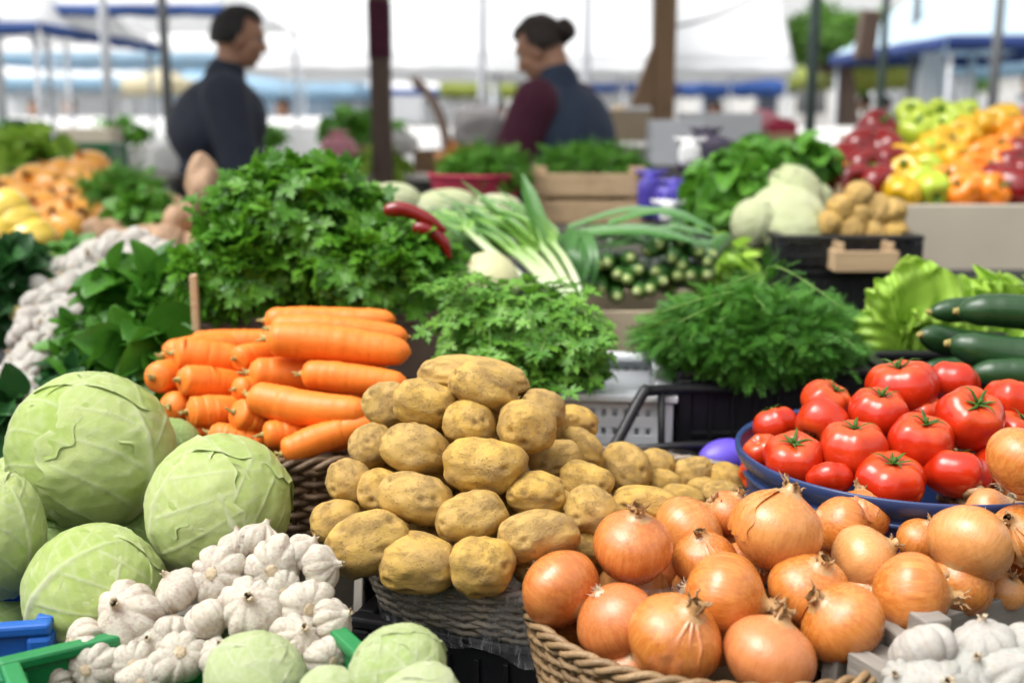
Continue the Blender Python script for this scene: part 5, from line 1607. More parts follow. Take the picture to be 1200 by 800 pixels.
for (px, py, w, h, d, n, size, seed, lab, tpl, m) in [
    (142, 220, 84, 32, 2.85, 420, .045, 61, 'dark green herb bunch lying on the golden onions', 'dill', 'grass'),
    (170, 248, 60, 34, 2.70, 120, .05, 62, 'small green herb bunch among the pinkish potatoes', 'simple', 'grass'),
    (100, 300, 110, 26, 2.5, 160, .05, 63, 'strip of green leaves between quinces and white garlic', 'simple', 'spinach'),
    (568, 200, 96, 46, 2.85, 900, .042, 64, 'round heap of dill in the red pot', 'dill', 'grass'),
    (694, 190, 116, 30, 3.05, 900, .042, 65, 'heap of dill on top of the pale wooden crate', 'dill', 'grass'),
    (872, 232, 110, 116, 2.55, 420, .055, 66, 'tall lettuce-like heap of leafy greens left of the white cabbages', 'ovate', 'grass'),
    (925, 190, 100, 34, 2.75, 220, .055, 67, 'flat heap of leafy greens behind the white cabbages', 'ovate', 'grass'),
    (845, 305, 60, 40, 2.2, 90, .05, 68, 'yellow-green leaves at the right end of the small cucumbers', 'simple', 'lettuce')]:
    bunch(lab, 'greens', 'leafy_bunch', at(px, py + h * .4, d), dome(px, py, w, h, d, n, tpl, size, seed, inner=.55, up=.5, droop=.6, lower=-.4), MAT[m], 'leafy bunches at the far end')
c = at(558, 205, 2.86)
tag(MB().grid(lathe([(.01, 0), (.085, 0), (.10, .06), (.118, .125), (.124, .13), (.118, .135), (.108, .12), (.01, .1)], 40, 40), wrap=True).build('flower_pot', MAT['redcl'], None, loc=(c[0], c[1], c[2] - .13), rot=np.eye(3)), 'red plastic pot holding the round dill heap', 'pot')
a_, b_ = at(618, 203, 2.93), at(762, 206, 2.93)
h_ = at(690, 203, 2.93)[2] - at(690, 262, 2.93)[2]
wood_crate('wooden_crate', 'pale wooden crate with dill on top, in front of the woman', ((a_[0] + b_[0]) / 2, a_[1] + .10, a_[2] - h_), (b_[0] - a_[0], .24, h_), -.02, MAT['palew'], nslat=2, gap=.012, post=.04)
zb = a_[2] - h_
wood_crate('wooden_crate', 'lower wooden crate hidden in the dark beneath the dill crate', ((a_[0] + b_[0]) / 2, a_[1] + .10, 1.09), (.34, .26, zb - 1.09 - .004), 0, MAT['greyw'], nslat=2)
wood_crate('wooden_crate', 'low wooden crate under the red pot of dill', (c[0], c[1], 1.09), (.30, .24, c[2] - .13 - 1.09 - .004), 0, MAT['greyw'], nslat=2)
# dark purple bags and violet packets
def bag(px, py, w, h, d, mat, lab, seed, cat='bag', name='bag'):
    V, f = ICO(4); s = d / F / 2
    P = np.sign(V) * np.abs(V) ** .6 * np.array([w, w * .6, h]) * s
    P *= (1 + .10 * nz(V, 2.5, seed) + .05 * nz(V, 7, seed))[:, None]
    o = tag(MB().add(P, f).build(name, mat, None, loc=at(px, py, d)), lab, cat)
    k = MB()
    for j in range(6): k.tube(np.array([[0, 0, h * s * .85], [(j - 2.5) * .008, .006 * math.sin(j), h * s * 1.05], [(j - 2.5) * .016, .012 * math.sin(j), h * s * 1.28]]), [.010, .008, .014], 6, flat=.4)
    k.build('knotted_top', mat, o)
    return o


for a in [(790, 240, 46, 46, 2.75, MAT['violbag'], 'violet packet at right of the pale wooden crate', 1), (762, 232, 30, 50, 2.9, MAT['violbag'], 'slim violet packet wedged beside the pale wooden crate', 2),
          (812, 225, 34, 50, 2.85, MAT['darkbag'], 'dark packet left of the tall leafy greens', 3), (826, 185, 60, 54, 3.0, MAT['darkbag'], 'dark purple bag in front of the white boxes', 4),
          (808, 182, 26, 30, 2.9, MAT['whitecl'], 'small white packet on the dark purple bag', 5), (783, 250, 20, 22, 2.7, MAT['whitecl'], 'small white packet on the violet one', 6),
          (858, 192, 36, 40, 3.1, MAT['darkbag'], 'black bag behind the leafy greens heap', 7)]: bag(*a)
# white cabbages and brown potatoes, dark crates
for k, (px, py, w, h, d, lab) in enumerate([(922, 232, 84, 76, 2.5, 'uppermost white cabbage behind the dill'), (925, 258, 104, 60, 2.40, 'broad white cabbage in front of the uppermost one'), (884, 262, 56, 60, 2.38, 'small white cabbage at the left end by the leafy greens'), (955, 236, 40, 44, 2.6, 'white cabbage mostly hidden behind, next to the orange peppers')]):
    s = d / F / 2; put(CABY[k % 2], at(px, py, d), frame_z((.2, -.6, .8), k), (w * s, w * s * .9, h * s), lab, 'white cabbages')
pts = [(985, 246), (1008, 230), (1028, 246), (1045, 250), (996, 270), (1024, 272), (1046, 274), (1008, 252), (975, 262)]
BP = [dict(name='potato', cat='potato', mesh=POT[k]['mesh'], parts=[]) for k in range(3)]
heap(pts, BP, 2.35, .030, 'brown potato in the dark crate', 'brown potatoes in the dark crate', 12, 1.)
a_, b_ = at(912, 280, 2.28), at(1072, 284, 2.28)
crate('plastic_crate', 'dark flat crate holding white cabbages and brown potatoes', ((a_[0] + b_[0]) / 2, a_[1] + .13, a_[2] - .055), (b_[0] - a_[0], .30, .055), 0, MAT['pblack'], solid=True)
crate('plastic_crate', 'dark crate stacked below the flat one, behind the dill', ((a_[0] + b_[0]) / 2 + .01, a_[1] + .13, 1.03), (b_[0] - a_[0] - .02, .28, a_[2] - .055 - 1.03 - .014), 0, MAT['pblack'], solid=True)
q = at(1010, 303, 2.24)
wood_crate('wooden_tray', 'small pale wooden tray between the dark crates and the lettuce', (q[0], q[1], q[2] - .022), (.125, .06, .04), 0, MAT['palew'], nslat=1, post=.012, t=.006)
# peppers on the tall beige stand
P0 = at(1062, 240, 2.62); P1 = at(1262, 246, 2.62)
st = tag(new_obj('display_stand', None, None, ((P0[0] + P1[0]) / 2, P0[1] + .30, 0)), 'tall beige panelled stand under the heaped bell peppers', 'display stand')
W_ = P1[0] - P0[0] + .03
MB().box((0, -.29, P0[2] / 2), (W_, .02, P0[2])).build('front_panel', MAT['beige'], st, smooth=False, bevel=.003)
MB().box((-W_ / 2 + .012, 0, P0[2] / 2), (.02, .56, P0[2])).build('side_panel', MAT['beige'], st, smooth=False, bevel=.003)
MB().box((W_ / 2 - .012, 0, P0[2] / 2), (.02, .56, P0[2])).build('side_panel', MAT['beige'], st, smooth=False, bevel=.003)
MB().box((0, .02, P0[2] + .055), (W_ - .05, .60, .02), rotx(.28)).build('sloping_shelf', MAT['palew'], st, smooth=False)
PE = dict(red=[(1024, 154), (1008, 176), (1034, 176), (988, 192), (1012, 202), (1040, 198), (998, 216), (1026, 220), (1182, 200), (1196, 186), (1186, 222), (1200, 212), (1170, 214)],
          yellow=[(1052, 188), (1062, 205), (1042, 222), (1058, 228), (1074, 188), (1108, 168), (1126, 160), (1100, 184), (1116, 190), (1132, 170), (1148, 150), (1166, 146), (1134, 148), (1178, 140), (1096, 172)],
          lime=[(1078, 142), (1096, 138), (1114, 140), (1086, 158), (1104, 155), (1124, 146), (1070, 158), (1088, 182), (1084, 200), (1078, 216), (1092, 222), (1130, 136), (1068, 136)],
          orange=[(1146, 186), (1164, 182), (1180, 172), (1192, 158), (1138, 200), (1156, 202), (1174, 190), (1110, 216), (1126, 208), (1144, 222), (1160, 226), (1128, 226), (966, 200), (976, 208)])
for col, pts in PE.items():
    cn = 'lime green' if col == 'lime' else col
    labs = ordlabels(pts, 15, lambda i, k, r: f'{cn} bell pepper, {k} from left in the {r} {cn} row')
    for k, (px, py) in enumerate(pts):
        d = 2.62 + (238 - py) / 100 * .45
        a = rng.normal(size=3) * .5 + np.array([0, -.9, .3])
        put(PEP[cn][k % 2], at(px, py, d), frame_z(a, k), (.054 if col == 'red' else .045) * np.array([1, 1, .95 + .1 * rng.random()]), labs[k], f'{cn} bell peppers')
wood_crate('wooden_crate', 'brown wooden crate carrying the red bell peppers', (at(1015, 225, 2.72)[0], at(1015, 225, 2.72)[1] + .1, 1.09), (.19, .30, at(1015, 222, 2.72)[2] - 1.09), 0, MAT['palew'], nslat=2)
# ---------------------------------------------------------------- ground
b = MB(); b.add(np.array([[-400, -60, 0], [400, -60, 0], [400, 700, 0], [-400, 700, 0]]), np.array([[0, 1, 2, 3]]))
tag(b.build('ground', MAT['ground'], None, smooth=False), kind='structure')


# ---------------------------------------------------------------- people
def person(px, d, height, face, label, cl, lean=.0, headdown=.2, arms=((.28, .30), (.28, .30)), hair='short', girth=1., vox=.011, zoff=0., bulk=1.):
    """face: heading (radians, 0 = looking away along +Y, counter-clockwise)"""
    p = at(px, 400, d)
    k = height / 1.78
    root = tag(new_obj('person', None, None, (p[0], p[1], zoff), rotz(face), k), label, 'person')

    def bend(v):
        v = np.array(v, float); q = v.copy()
        h = np.clip(v[..., 2] - .98, 0, 2); q[..., 1] = v[..., 1] + np.sin(lean) * h; q[..., 2] = v[..., 2] - (1 - math.cos(lean)) * h
        return q
    B = MB()
    sh = []
    hands = []
    for s, (fw, up) in zip((-1, 1), arms):
        S = np.array([s * .19 * girth, 0, 1.45]); E = np.array([s * (.25 * girth), .05 + fw * .25, 1.17]); Wp = np.array([s * .20, .10 + fw, 1.0 + up * .3])
        sh.append((S, E, Wp))
        B.capsule(S, E, .050, .040); B.capsule(E, Wp, .038, .026)
        f = Wp - E; f /= np.linalg.norm(f); side = np.array([s, 0, 0.])
        pc = Wp + f * .055; Rm = frame_z(f)
        B.ell(pc, (.038, .022, .055), Rm, 2)
        for q in range(4):
            a = Wp + f * .09 + side * (.030 - .020 * q); L = [.062, .074, .07, .055][3 - q]
            m = a + f * L * .55 + np.array([0, 0, -.012]); e = m + f * L * .35 + np.array([0, 0, -.035])
            B.capsule(a, m, .0095, .009, 8); B.capsule(m, e, .009, .0075, 8)
        a = Wp + f * .03 - side * .03; m = a - side * .025 + f * .03
        B.capsule(a, m, .012, .0105, 8); B.capsule(m, m + f * .03 - np.array([0, 0, .012]), .0105, .0085, 8)
    for s in (-1, 1):
        B.capsule((s * .095, 0, .90), (s * .10, .015, .49), .085, .056); B.capsule((s * .10, .015, .49), (s * .10, -.01, .09), .054, .038)
        B.ell((s * .10, .06, .045), (.042, .125, .04), sub=2)
    B.ell((0, 0, .96), (.165, .11, .13), sub=3); B.ell((0, .0, 1.14), (.145, .10, .18), sub=3); B.ell((0, 0, 1.33), (.165, .11, .17), sub=3)
    B.capsule((0, -.01, 1.43), (0, .01, 1.60), .057, .052)
    # head, turned down about the neck
    Hd = MB(); hc = np.array([0, .035, 1.665])
    Hd.ell(hc + (0, -.012, .02), (.076, .098, .098), sub=3); Hd.ell(hc + (0, .030, -.045), (.060, .062, .070), sub=3); Hd.ell(hc + (0, .058, -.092), (.030, .026, .022), sub=2)
    Hd.capsule(hc + (0, .088, .012), hc + (0, .106, -.030), .010, .016, 10); Hd.ell(hc + (0, .082, .030), (.056, .016, .013), sub=2)
    for s in (-1, 1):
        Hd.ell(hc + (s * .076, -.008, -.012), (.010, .022, .033), sub=2); Hd.ell(hc + (s * .045, .062, -.028), (.022, .022, .018), sub=2); Hd.ell(hc + (s * .016, .104, -.036), (.009, .011, .008), sub=2)
    Hd.ell(hc + (0, .088, -.062), (.023, .012, .006), sub=2); Hd.ell(hc + (0, .087, -.073), (.020, .012, .006), sub=2)
    Rh = rotx(-headdown); piv = np.array([0, .0, 1.58])
    turn = lambda v: (np.asarray(v) - piv) * .90 @ Rh.T + piv
    for V, f in ((np.concatenate(Hd.V), np.concatenate(Hd.F[3])),): B.add(turn(V), f)
    if Hd.F[4]: B.add(turn(np.concatenate(Hd.V)), np.concatenate(Hd.F[4]))
    B.xform(bend)

    def fuse(mb, name, mat, v, it=3):
        o = mb.build(name, mat, root)
        m = o.modifiers.new('fuse', 'REMESH'); m.mode = 'VOXEL'; m.voxel_size = v * k; m.use_smooth_shade = True
        m = o.modifiers.new('soft', 'SMOOTH'); m.iterations = it; m.factor = .5
        return o
    fuse(B, 'body', MAT['skin'], vox * .7, 2)
    for s in (-1, 1):
        e = MB(); e.ell((0, 0, 0), (.0125, .0125, .0125), sub=2)
        c = bend(turn(hc + np.array([s * .031, .070, .008])))
        o = e.build('eye', MAT['white'], root, loc=c)
        ir = MB(); ir.ell((0, .008, 0), (.0065, .005, .0065), sub=2); ir.build('iris', MAT['hair'], o)
    # hair
    Hr = MB(); V, f = ICO(5)
    P = V * np.array([.088, .112, .109]) * (1 + .05 * nz(V, 4, 3) + .03 * nz(V, 11, 5))[:, None]
    keep = ~((V[:, 1] > .22) & (V[:, 2] < .50 + .25 * np.clip(.6 - V[:, 1], 0, 1)) | (V[:, 2] < -.50) | (V[:, 2] < -.12) & (V[:, 1] > .06))
    fk = f[keep[f].all(1)]
    Hr.add(hc + P + (0, -.014, .024), fk)
    Hr.xform(turn); Hr.xform(bend)
    o = Hr.build('hair', MAT[cl.get('hair', 'hair')], root); m = o.modifiers.new('thick', 'SOLIDIFY'); m.thickness = .016; m.offset = -1
    if hair == 'bun':
        b = MB(); V, f = ICO(3)
        b.add(bend(turn(hc + (0, -.128, .018) + V * np.array([.050, .042, .048]) * (1 + .12 * nz(V, 3, 2))[:, None])), f)
        b.add(bend(turn(hc + (0, -.075, .035) + V * np.array([.066, .050, .062]))), f)
        b.build('hair_bun', MAT[cl.get('hair', 'hair')], root)
    # clothes
    J = MB(); g = girth
    J.ell((0, 0, .99), (.180 * g, .140 * bulk, .16), sub=3); J.ell((0, .01, 1.14), (.178 * g, .142 * bulk, .22), sub=3); J.ell((0, -.02, 1.34), (.205 * g, .150 * bulk, .18), sub=3)
    J.capsule((-.15 * g, 0, 1.43), (.15 * g, 0, 1.43), .085, .085); J.capsule((0, -.012, 1.44), (0, -.004, 1.53), .085, .070)
    S_ = MB()
    for S, E, Wp in sh:
        Wc = E + (Wp - E) * .93
        T = S_ if cl.get('sleeve') else J
        T.capsule(S, E, .082, .070); T.capsule(E, Wc, .068, .050)
    for mb, nm, mt in ((J, cl.get('topname', 'jacket'), cl['top']), (S_, 'sweater', cl.get('sleeve'))):
        if not mt: continue
        if nm == 'sweater': mb.ell((0, 0, 1.38), (.175, .115, .10), sub=3)
        mb.xform(lambda v: bend(v + .010 * np.stack([nz(v, 6, 1), nz(v, 6, 2), 0 * v[:, 0]], 1) + .006 * np.stack([nz(v * np.array([1, 1, 2.5]), 9, 3), nz(v * np.array([1, 1, 2.5]), 9, 4), 0 * v[:, 0]], 1)))
        fuse(mb, nm, MAT[mt], vox, 5)
    T = MB()
    for s in (-1, 1): T.capsule((s * .095, 0, .90), (s * .10, .015, .49), .105, .082); T.capsule((s * .10, .015, .49), (s * .10, -.01, .12), .08, .07)
    T.ell((0, 0, .95), (.178, .125, .12), sub=3)
    fuse(T, 'trousers', MAT[cl.get('legs', 'jeans')], vox * 1.4)
    for s in (-1, 1):
        b = MB(); b.ell((s * .10, .06, .05), (.052, .14, .052), sub=3)
        b.V = [np.concatenate([v[:, :2], np.maximum(v[:, 2:], .004)], 1) for v in b.V]
        b.build('shoe', MAT['shoe'], root)
    return root


man = person(264, 4.55, 1.86, math.radians(-78), 'man in a dark navy jacket seen from the side, looking down to the right', dict(top='navy'), lean=.10, headdown=.12, girth=1.2, arms=((.16, -.3), (.10, -.35)), bulk=1.22)
wom = person(657, 4.3, 1.82, math.radians(68), 'woman with a hair bun in blue vest and maroon sleeves, head bowed', dict(top='vest', sleeve='maroon', topname='padded_vest', hair='hairb'), lean=.04, headdown=.45, hair='bun', girth=1.12, arms=((.26, -.1), (.30, .0)), bulk=1.22)
for (px, d, h, face, lab, cl) in [
    (104, 13, 1.62, 3.1, 'distant person in dark blue top behind the cream basket', dict(top='blucl')),
    (68, 12, 1.60, 2.6, 'distant person in grey brown coat left of the blue one', dict(top='greycl')),
    (20, 12.5, 1.60, 2.9, 'distant person in dark jacket at the far left edge', dict(top='navy')),
    (344, 12, 1.60, 2.8, 'distant person in red top between the man and the brown post', dict(top='redcl')),
    (1190, 6.0, 1.70, 2.7, 'dark-haired person at the right edge under the blue canopy', dict(top='redcl')),
    (1000, 15, 1.68, 1.2, 'distant person in pale clothes just left of the pole with the brown box', dict(top='whitecl')),
    (1022, 14, 1.64, .6, 'distant person in light blue top by the pole with the brown box', dict(top='pblue')),
    (1042, 15, 1.66, 4, 'distant person in yellow top left of the red dressed one', dict(top='yelcl')),
    (1066, 13, 1.62, 2, 'distant person in red clothes before the yellow-green awning', dict(top='redcl')),
    (832, 13, 1.58, 2, 'distant person in dark red below the white tent right of the wooden post', dict(top='redcl')),
    (590, 15, 1.6, 2, 'distant person in pale clothes beside the thin pole left of the woman', dict(top='whitecl'))]:
    person(px, d, h, face, lab, cl, vox=.022)


# ---------------------------------------------------------------- posts
def post(px, d, r, top, mat, label, lean=0., sides=10, name='tent_pole', square=False):
    p = at(px, 400, d)
    root = tag(new_obj(name, None, None, (p[0], p[1], 0), rotz(0)), label, 'post' if square else 'pole')
    if square: MB().box((0, 0, top / 2), (r * 2, r * 2, top)).build('shaft', mat, root, smooth=False, bevel=.01)
    else: MB().tube(np.array([[0, 0, 0], [lean * .5, 0, top / 2], [lean, 0, top]]), r, sides).build('shaft', mat, root)
    MB().box((0, 0, .01), (r * 5, r * 5, .02)).build('foot_plate', mat, root, smooth=False, bevel=.004)
    return root


p_ = post(453, 5.0, .042, 3.2, MAT['darkw'], 'dark brown square post with a dark red wrap between the man and the woman', square=True, name='wooden_post')
za = at(453, 72, 5)[2]; zb = at(453, 8, 5)[2]
MB().box((0, 0, (za + zb) / 2), (.092, .092, zb - za)).build('red_wrap', MAT['maroon'], p_, smooth=False, bevel=.008)
p_ = post(769, 5.2, .048, 3.2, MAT['brownw'], 'brown wooden post right of the woman, widening at its foot', square=True, name='wooden_post')
zt = at(769, 60, 5.2)[2]; zq = at(769, 125, 5.2)[2]
MB().add(np.array([[-.14, -.045, zq], [-.05, -.045, zq], [-.05, .045, zq], [-.14, .045, zq], [-.052, -.045, zt], [-.05, -.045, zt], [-.05, .045, zt], [-.052, .045, zt]]), np.array([[0, 3, 2, 1], [4, 5, 6, 7], [0, 1, 5, 4], [1, 2, 6, 5], [2, 3, 7, 6], [3, 0, 4, 7]])).build('brace', MAT['brownw'], p_, smooth=False)
post(936, 6.0, .028, 3.4, MAT['metalg'], 'thin dark green pole left of the pole with the brown box')
p_ = post(1014, 6.5, .022, 3.4, MAT['metalg'], 'thin dark pole carrying a brown box near its top')
tag(MB().box((0, 0, 0), (.105, .09, .27), roty(.10)).build('hanging_box', MAT['darkw'], None, smooth=False, bevel=.012, loc=at(1016, 42, 6.42)), 'narrow brown box hanging on the thin dark pole', 'box')
post(213, 6.8, .030, 3.2, MAT['metal'], 'dark metal tent pole just left of the man', name='tent_pole')
post(147, 7.2, .030, 3.2, MAT['metalw'], 'pale metal tent pole second from the left')
post(24, 6.8, .040, 3.0, MAT['metalw'], 'pale metal tent pole at the far left')
post(566, 9, .030, 3.4, MAT['metalw'], 'thin pale pole between the dark brown post and the woman')
post(683, 9, .035, 3.4, MAT['metalw'], 'thin grey pole behind the head of the woman')
post(1048, 9, .03, 3, MAT['metal'], 'thin pole behind the yellow-green awning')
post(1140, 7, .03, 2.6, MAT['metal'], 'thin pole under the blue canopy at the right')
P = spline([at(776, 34, 5.2), at(815, 26, 5.5), at(860, 10, 5.8), at(934, -30, 6.0)], 30)
tag(loc(MB().tube(P, .008, 6), P[0]).build('cable', MAT['greycl'], None, loc=P[0]), 'thin grey cable sagging from the brown wooden post to the green pole', 'cable')
# leaning branch
P = spline([at(485, 92, 6.2), at(500, 108, 6.2), at(513, 130, 6.2), at(522, 160, 6.2), at(526, 200, 6.2)], 24)
br = MB().tube(P, np.linspace(.022, .032, 24), 8); br.tube(spline([P[6], P[6] + np.array([-.06, 0, .03]), P[6] + np.array([-.09, 0, .09])], 8), np.linspace(.016, .007, 8), 6)
tag(loc(br, P[-1]).build('dead_branch', MAT['darkw'], None, loc=P[-1]), 'bare dark curved branch standing right of the brown post', 'branch')


# ---------------------------------------------------------------- tents
def tent(x, y, w, d, eave, ridge, roof, label, sides=4, valance=None, vh=.22, pole='metalw', gable=False, rot=0., back=None):
    root = tag(new_obj('market_tent', None, None, (x, y, 0), rotz(rot)), label, 'tent')
    n = 21; u = np.linspace(-1, 1, n)
    X, Y = np.meshgrid(u, u, indexing='ij')
    t = (1 - np.abs(Y)) if gable == 'x' else (1 - np.abs(X)) if gable else 1 - np.maximum(np.abs(X), np.abs(Y))
    Z = eave + (ridge - eave) * (t ** 1.12) - .05 * np.sin(PI * (Y + 1) * 1.5) ** 2 * (1 - t)
    o = MB().grid(np.stack([X * w / 2, Y * d / 2, Z], -1)).build('canopy_roof', roof, root)
    m = o.modifiers.new('thick', 'SOLIDIFY'); m.thickness = .006
    vb = MB(); nn = 60
    for s in range(sides):
        L = w if s % 2 == 0 else d; D = d if s % 2 == 0 else w
        xx = np.linspace(-L / 2, L / 2, nn); dr = vh * (.86 + .14 * np.abs(np.sin(xx * PI / .35)))
        G_ = np.stack([np.stack([xx, np.full(nn, -D / 2 - .004), np.full(nn, eave)], 1), np.stack([xx, np.full(nn, -D / 2 - .012) + .01 * np.sin(xx * 9), eave - dr], 1)], 0)
        vb.grid(G_ @ rotz(s * PI / 2).T)
    o = vb.build('valance', valance or roof, root); m = o.modifiers.new('thick', 'SOLIDIFY'); m.thickness = .004
    if back:  # pale sheet added to fill the band under far roofs with brightness
        xb = np.linspace(-w / 2 + .04, w / 2 - .04, 80)
        Gb = np.stack([np.stack([xb, d / 2 - .09 + .02 * np.sin(xb * 11) * k, np.full(80, zz)], 1) for zz, k in ((eave - .01, .2), (eave * .6, 1), (.05, 1.4))], 0)
        o = MB().grid(Gb).build('bright_back_sheet', back, root); m = o.modifiers.new('thick', 'SOLIDIFY'); m.thickness = .004
    for sx in (-1, 1):
        for sy in (-1, 1):
            MB().tube(np.array([[sx * (w / 2 - .05), sy * (d / 2 - .05), 0], [sx * (w / 2 - .05), sy * (d / 2 - .05), eave + .02]]), .017, 8).build('leg', MAT[pole], root)
    return root


cw, cb, cl_ = MAT['canvasw'], MAT['canvasb'], MAT['canvasl']
def tent_at(px, pye, d, wpx, dep, rise, roof, label, **kw):
    p = at(px, pye, d); w = wpx * d / F
    return tent(p[0], p[1] + dep / 2, w, dep, p[2] + kw.pop('vo', .0), p[2] + rise, roof, label, **kw)


tent_at(150, 6, 6.9, 224, 2.6, .55, MAT['canvast'], 'white tent with a dark blue valance over the left part of the market', sides=1, valance=cb, vh=.075)
tent_at(-30, 26, 6.4, 150, 2.2, .5, MAT['canvast'], 'tent with dark blue valance cut off by the left frame edge', sides=2, valance=cb, vh=.075)
tent_at(110, 62, 17, 330, 4, 2.3, cw, 'distant white tent with a light blue valance at the left', valance=cl_, vh=.14, gable='x')
tent_at(425, 72, 11, 300, 3.5, 2.0, MAT['canvast'], 'wide white tent behind the dark brown post', vh=.12, gable='x')
tent_at(672, 75, 10, 200, 3.2, 2.0, MAT['canvast'], 'white tent behind the woman', vh=.10, gable='x')
tent_at(846, 73, 11.5, 168, 3.2, 2.0, MAT['canvast'], 'white tent between the brown post and the tree', vh=.14, gable='x')
tent_at(876, 96, 20, 110, 3, .35, cb, 'small distant blue tent below the white one right of the wooden post', vh=.25)
tent_at(560, 98, 19, 90, 3, .4, MAT['canvasy'], 'distant yellow-green tent left of the woman', vh=.22)
tent_at(1050, 72, 13, 130, 2.6, .25, MAT['canvasy'], 'yellow-green awning under the tree', vh=.30)
tent_at(1225, 42, 7.5, 230, 2.8, .75, MAT['canvasp'], 'light blue tent with dark blue valance at the right edge', valance=MAT['canvasn'], vh=.10)
tent_at(1170, 62, 16, 150, 3, .9, cw, 'distant white tent below the light blue one at the right', valance=cl_, vh=.3, back=MAT['canvast'])
tent_at(300, 100, 24, 240, 4, 1.5, cl_, 'far light blue tent behind the man', vh=.3, back=MAT['canvast'])
tent_at(480, 104, 26, 200, 4, .5, cw, 'far white tent with blue valance behind the bare branch', valance=cb, vh=.2, back=MAT['canvast'])
tent_at(720, 92, 22, 150, 4, .4, cw, 'far white tent with blue valance right of the woman', valance=cb, vh=.28, back=MAT['canvast'])
tent_at(40, 90, 24, 260, 4, .6, cw, 'far white tent at the left behind the distant people', valance=cl_, vh=.3, back=MAT['canvast'])
tent_at(172, 92, 15, 60, 1.2, .15, MAT['canvasg'], 'small cream yellow awning left of the man', vh=.22)
tent(0, 4.15, 8.4, 2.6, 2.62, 3.1, cw, 'unseen big white canopy added to shade the man and the woman behind the produce stall', vh=.2, gable=True)  # roof above the view, placed to darken the two people
def light_block_curtain(p, q, z, label, mat):  # unseen sheets added around the viewer to cut back and side light
    p = np.array(p, float); q = np.array(q, float); n = 120; t = np.linspace(0, 1, n)[:, None]; L = np.linalg.norm(q - p)
    u = (q - p) / L; nn = np.array([-u[1], u[0]])
    w = (.03 * np.sin(t * L * 9) + .02 * np.sin(t * L * 23)) * nn
    Gd = np.stack([np.concatenate([p + (q - p) * t + w * k, np.full((n, 1), zz)], 1) for zz, k in ((z, .2), (z * .6, .8), (.05, 1.2))], 0)
    c = np.array([*(p + q) / 2, 0])
    o = tag(loc(MB().grid(Gd), c).build('light_block_sheet', mat, None, loc=c), label, 'tarpaulin')
    m = o.modifiers.new('thick', 'SOLIDIFY'); m.thickness = .004


light_block_curtain((-4.3, -2.1), (4.3, -2.1), 2.45, 'unseen dark green tarpaulin added behind the viewer to block light from the back', MAT['tarp'])
light_block_curtain((-4.35, -2.0), (-4.35, 2.2), 2.45, 'unseen dark green tarpaulin added at the left end to block side light', MAT['tarp'])
light_block_curtain((4.35, -2.0), (4.35, 2.2), 2.45, 'unseen dark green tarpaulin added at the right end to block side light', MAT['tarp'])
# closed umbrella
c = at(1092, 85, 9); um = tag(new_obj('parasol', None, None, (c[0], c[1], 0)), 'closed white parasol standing right of the yellow-green awning', 'parasol')
MB().grid(lathe([(.01, c[2] + .28), (.05, c[2] + .22), (.10, c[2]), (.17, c[2] - .2), (.15, c[2] - .3), (.02, c[2] - .28)], 24, 30, lambda r, z, ph: (r * (1 + .16 * np.cos(8 * ph)), z)), wrap=True).build('folded_canopy', cw, um)
MB().tube(np.array([[0, 0, .05], [0, 0, c[2] + .32]]), .02, 8).build('pole', MAT['metalw'], um)
MB().grid(lathe([(.005, 0), (.24, 0), (.25, .04), (.05, .08), (.005, .08)], 24, 16), wrap=True).build('base', MAT['metal'], um)


# ---------------------------------------------------------------- further tables and their goods
def table(px, pyt, d, wpx, dep, label, cloth, rot=0.):
    p = at(px, pyt, d); w = wpx * d / F; z = p[2]
    root = tag(new_obj('market_table', None, None, (p[0], p[1] + dep / 2, 0), rotz(rot)), label, 'table')
    MB().box((0, 0, z - .015), (w, dep, .03)).build('table_top', MAT['greyw'], root, smooth=False, bevel=.004)
    n = 90; xx = np.linspace(-w / 2 - .006, w / 2 + .006, n)
    G_ = np.stack([np.stack([xx, np.full(n, -dep / 2 - .006), np.full(n, z + .004)], 1), np.stack([xx, np.full(n, -dep / 2 - .012) - .012 * np.abs(np.sin(xx * 14)), np.full(n, z - .25)], 1), np.stack([xx, np.full(n, -dep / 2 - .02) - .03 * np.sin(xx * 14) ** 2, np.full(n, z - .62)], 1)], 0)
    o = MB().grid(G_).build('cloth_skirt', cloth, root); m = o.modifiers.new('thick', 'SOLIDIFY'); m.thickness = .004
    for sx in (-1, 1):
        for sy in (-1, 1): MB().box((sx * (w / 2 - .06), sy * (dep / 2 - .06), (z - .03) / 2), (.05, .05, z - .032)).build('leg', MAT['metal'], root, smooth=False)
    return root


table(340, 190, 6.2, 210, .9, 'white covered table right of the man', MAT['whitecl'])
table(500, 212, 5.2, 180, .8, 'grey table left of the woman with crates on it', MAT['greycl'])
table(90, 178, 6.6, 300, .9, 'long white covered table behind the golden onions', MAT['whitecl'])
table(840, 178, 4.6, 200, .7, 'table with pale boxes behind the leafy greens', MAT['greycl'])
table(690, 165, 5.6, 170, .7, 'table right behind the woman', MAT['whitecl'])
table(1080, 150, 8, 330, .9, 'white covered table far behind the bell peppers', MAT['whitecl'])
table(420, 150, 9, 260, .9, 'table of greens behind the brown post', MAT['whitecl'])
table(180, 138, 11, 420, .9, 'distant white table before the small distant people', MAT['whitecl'])


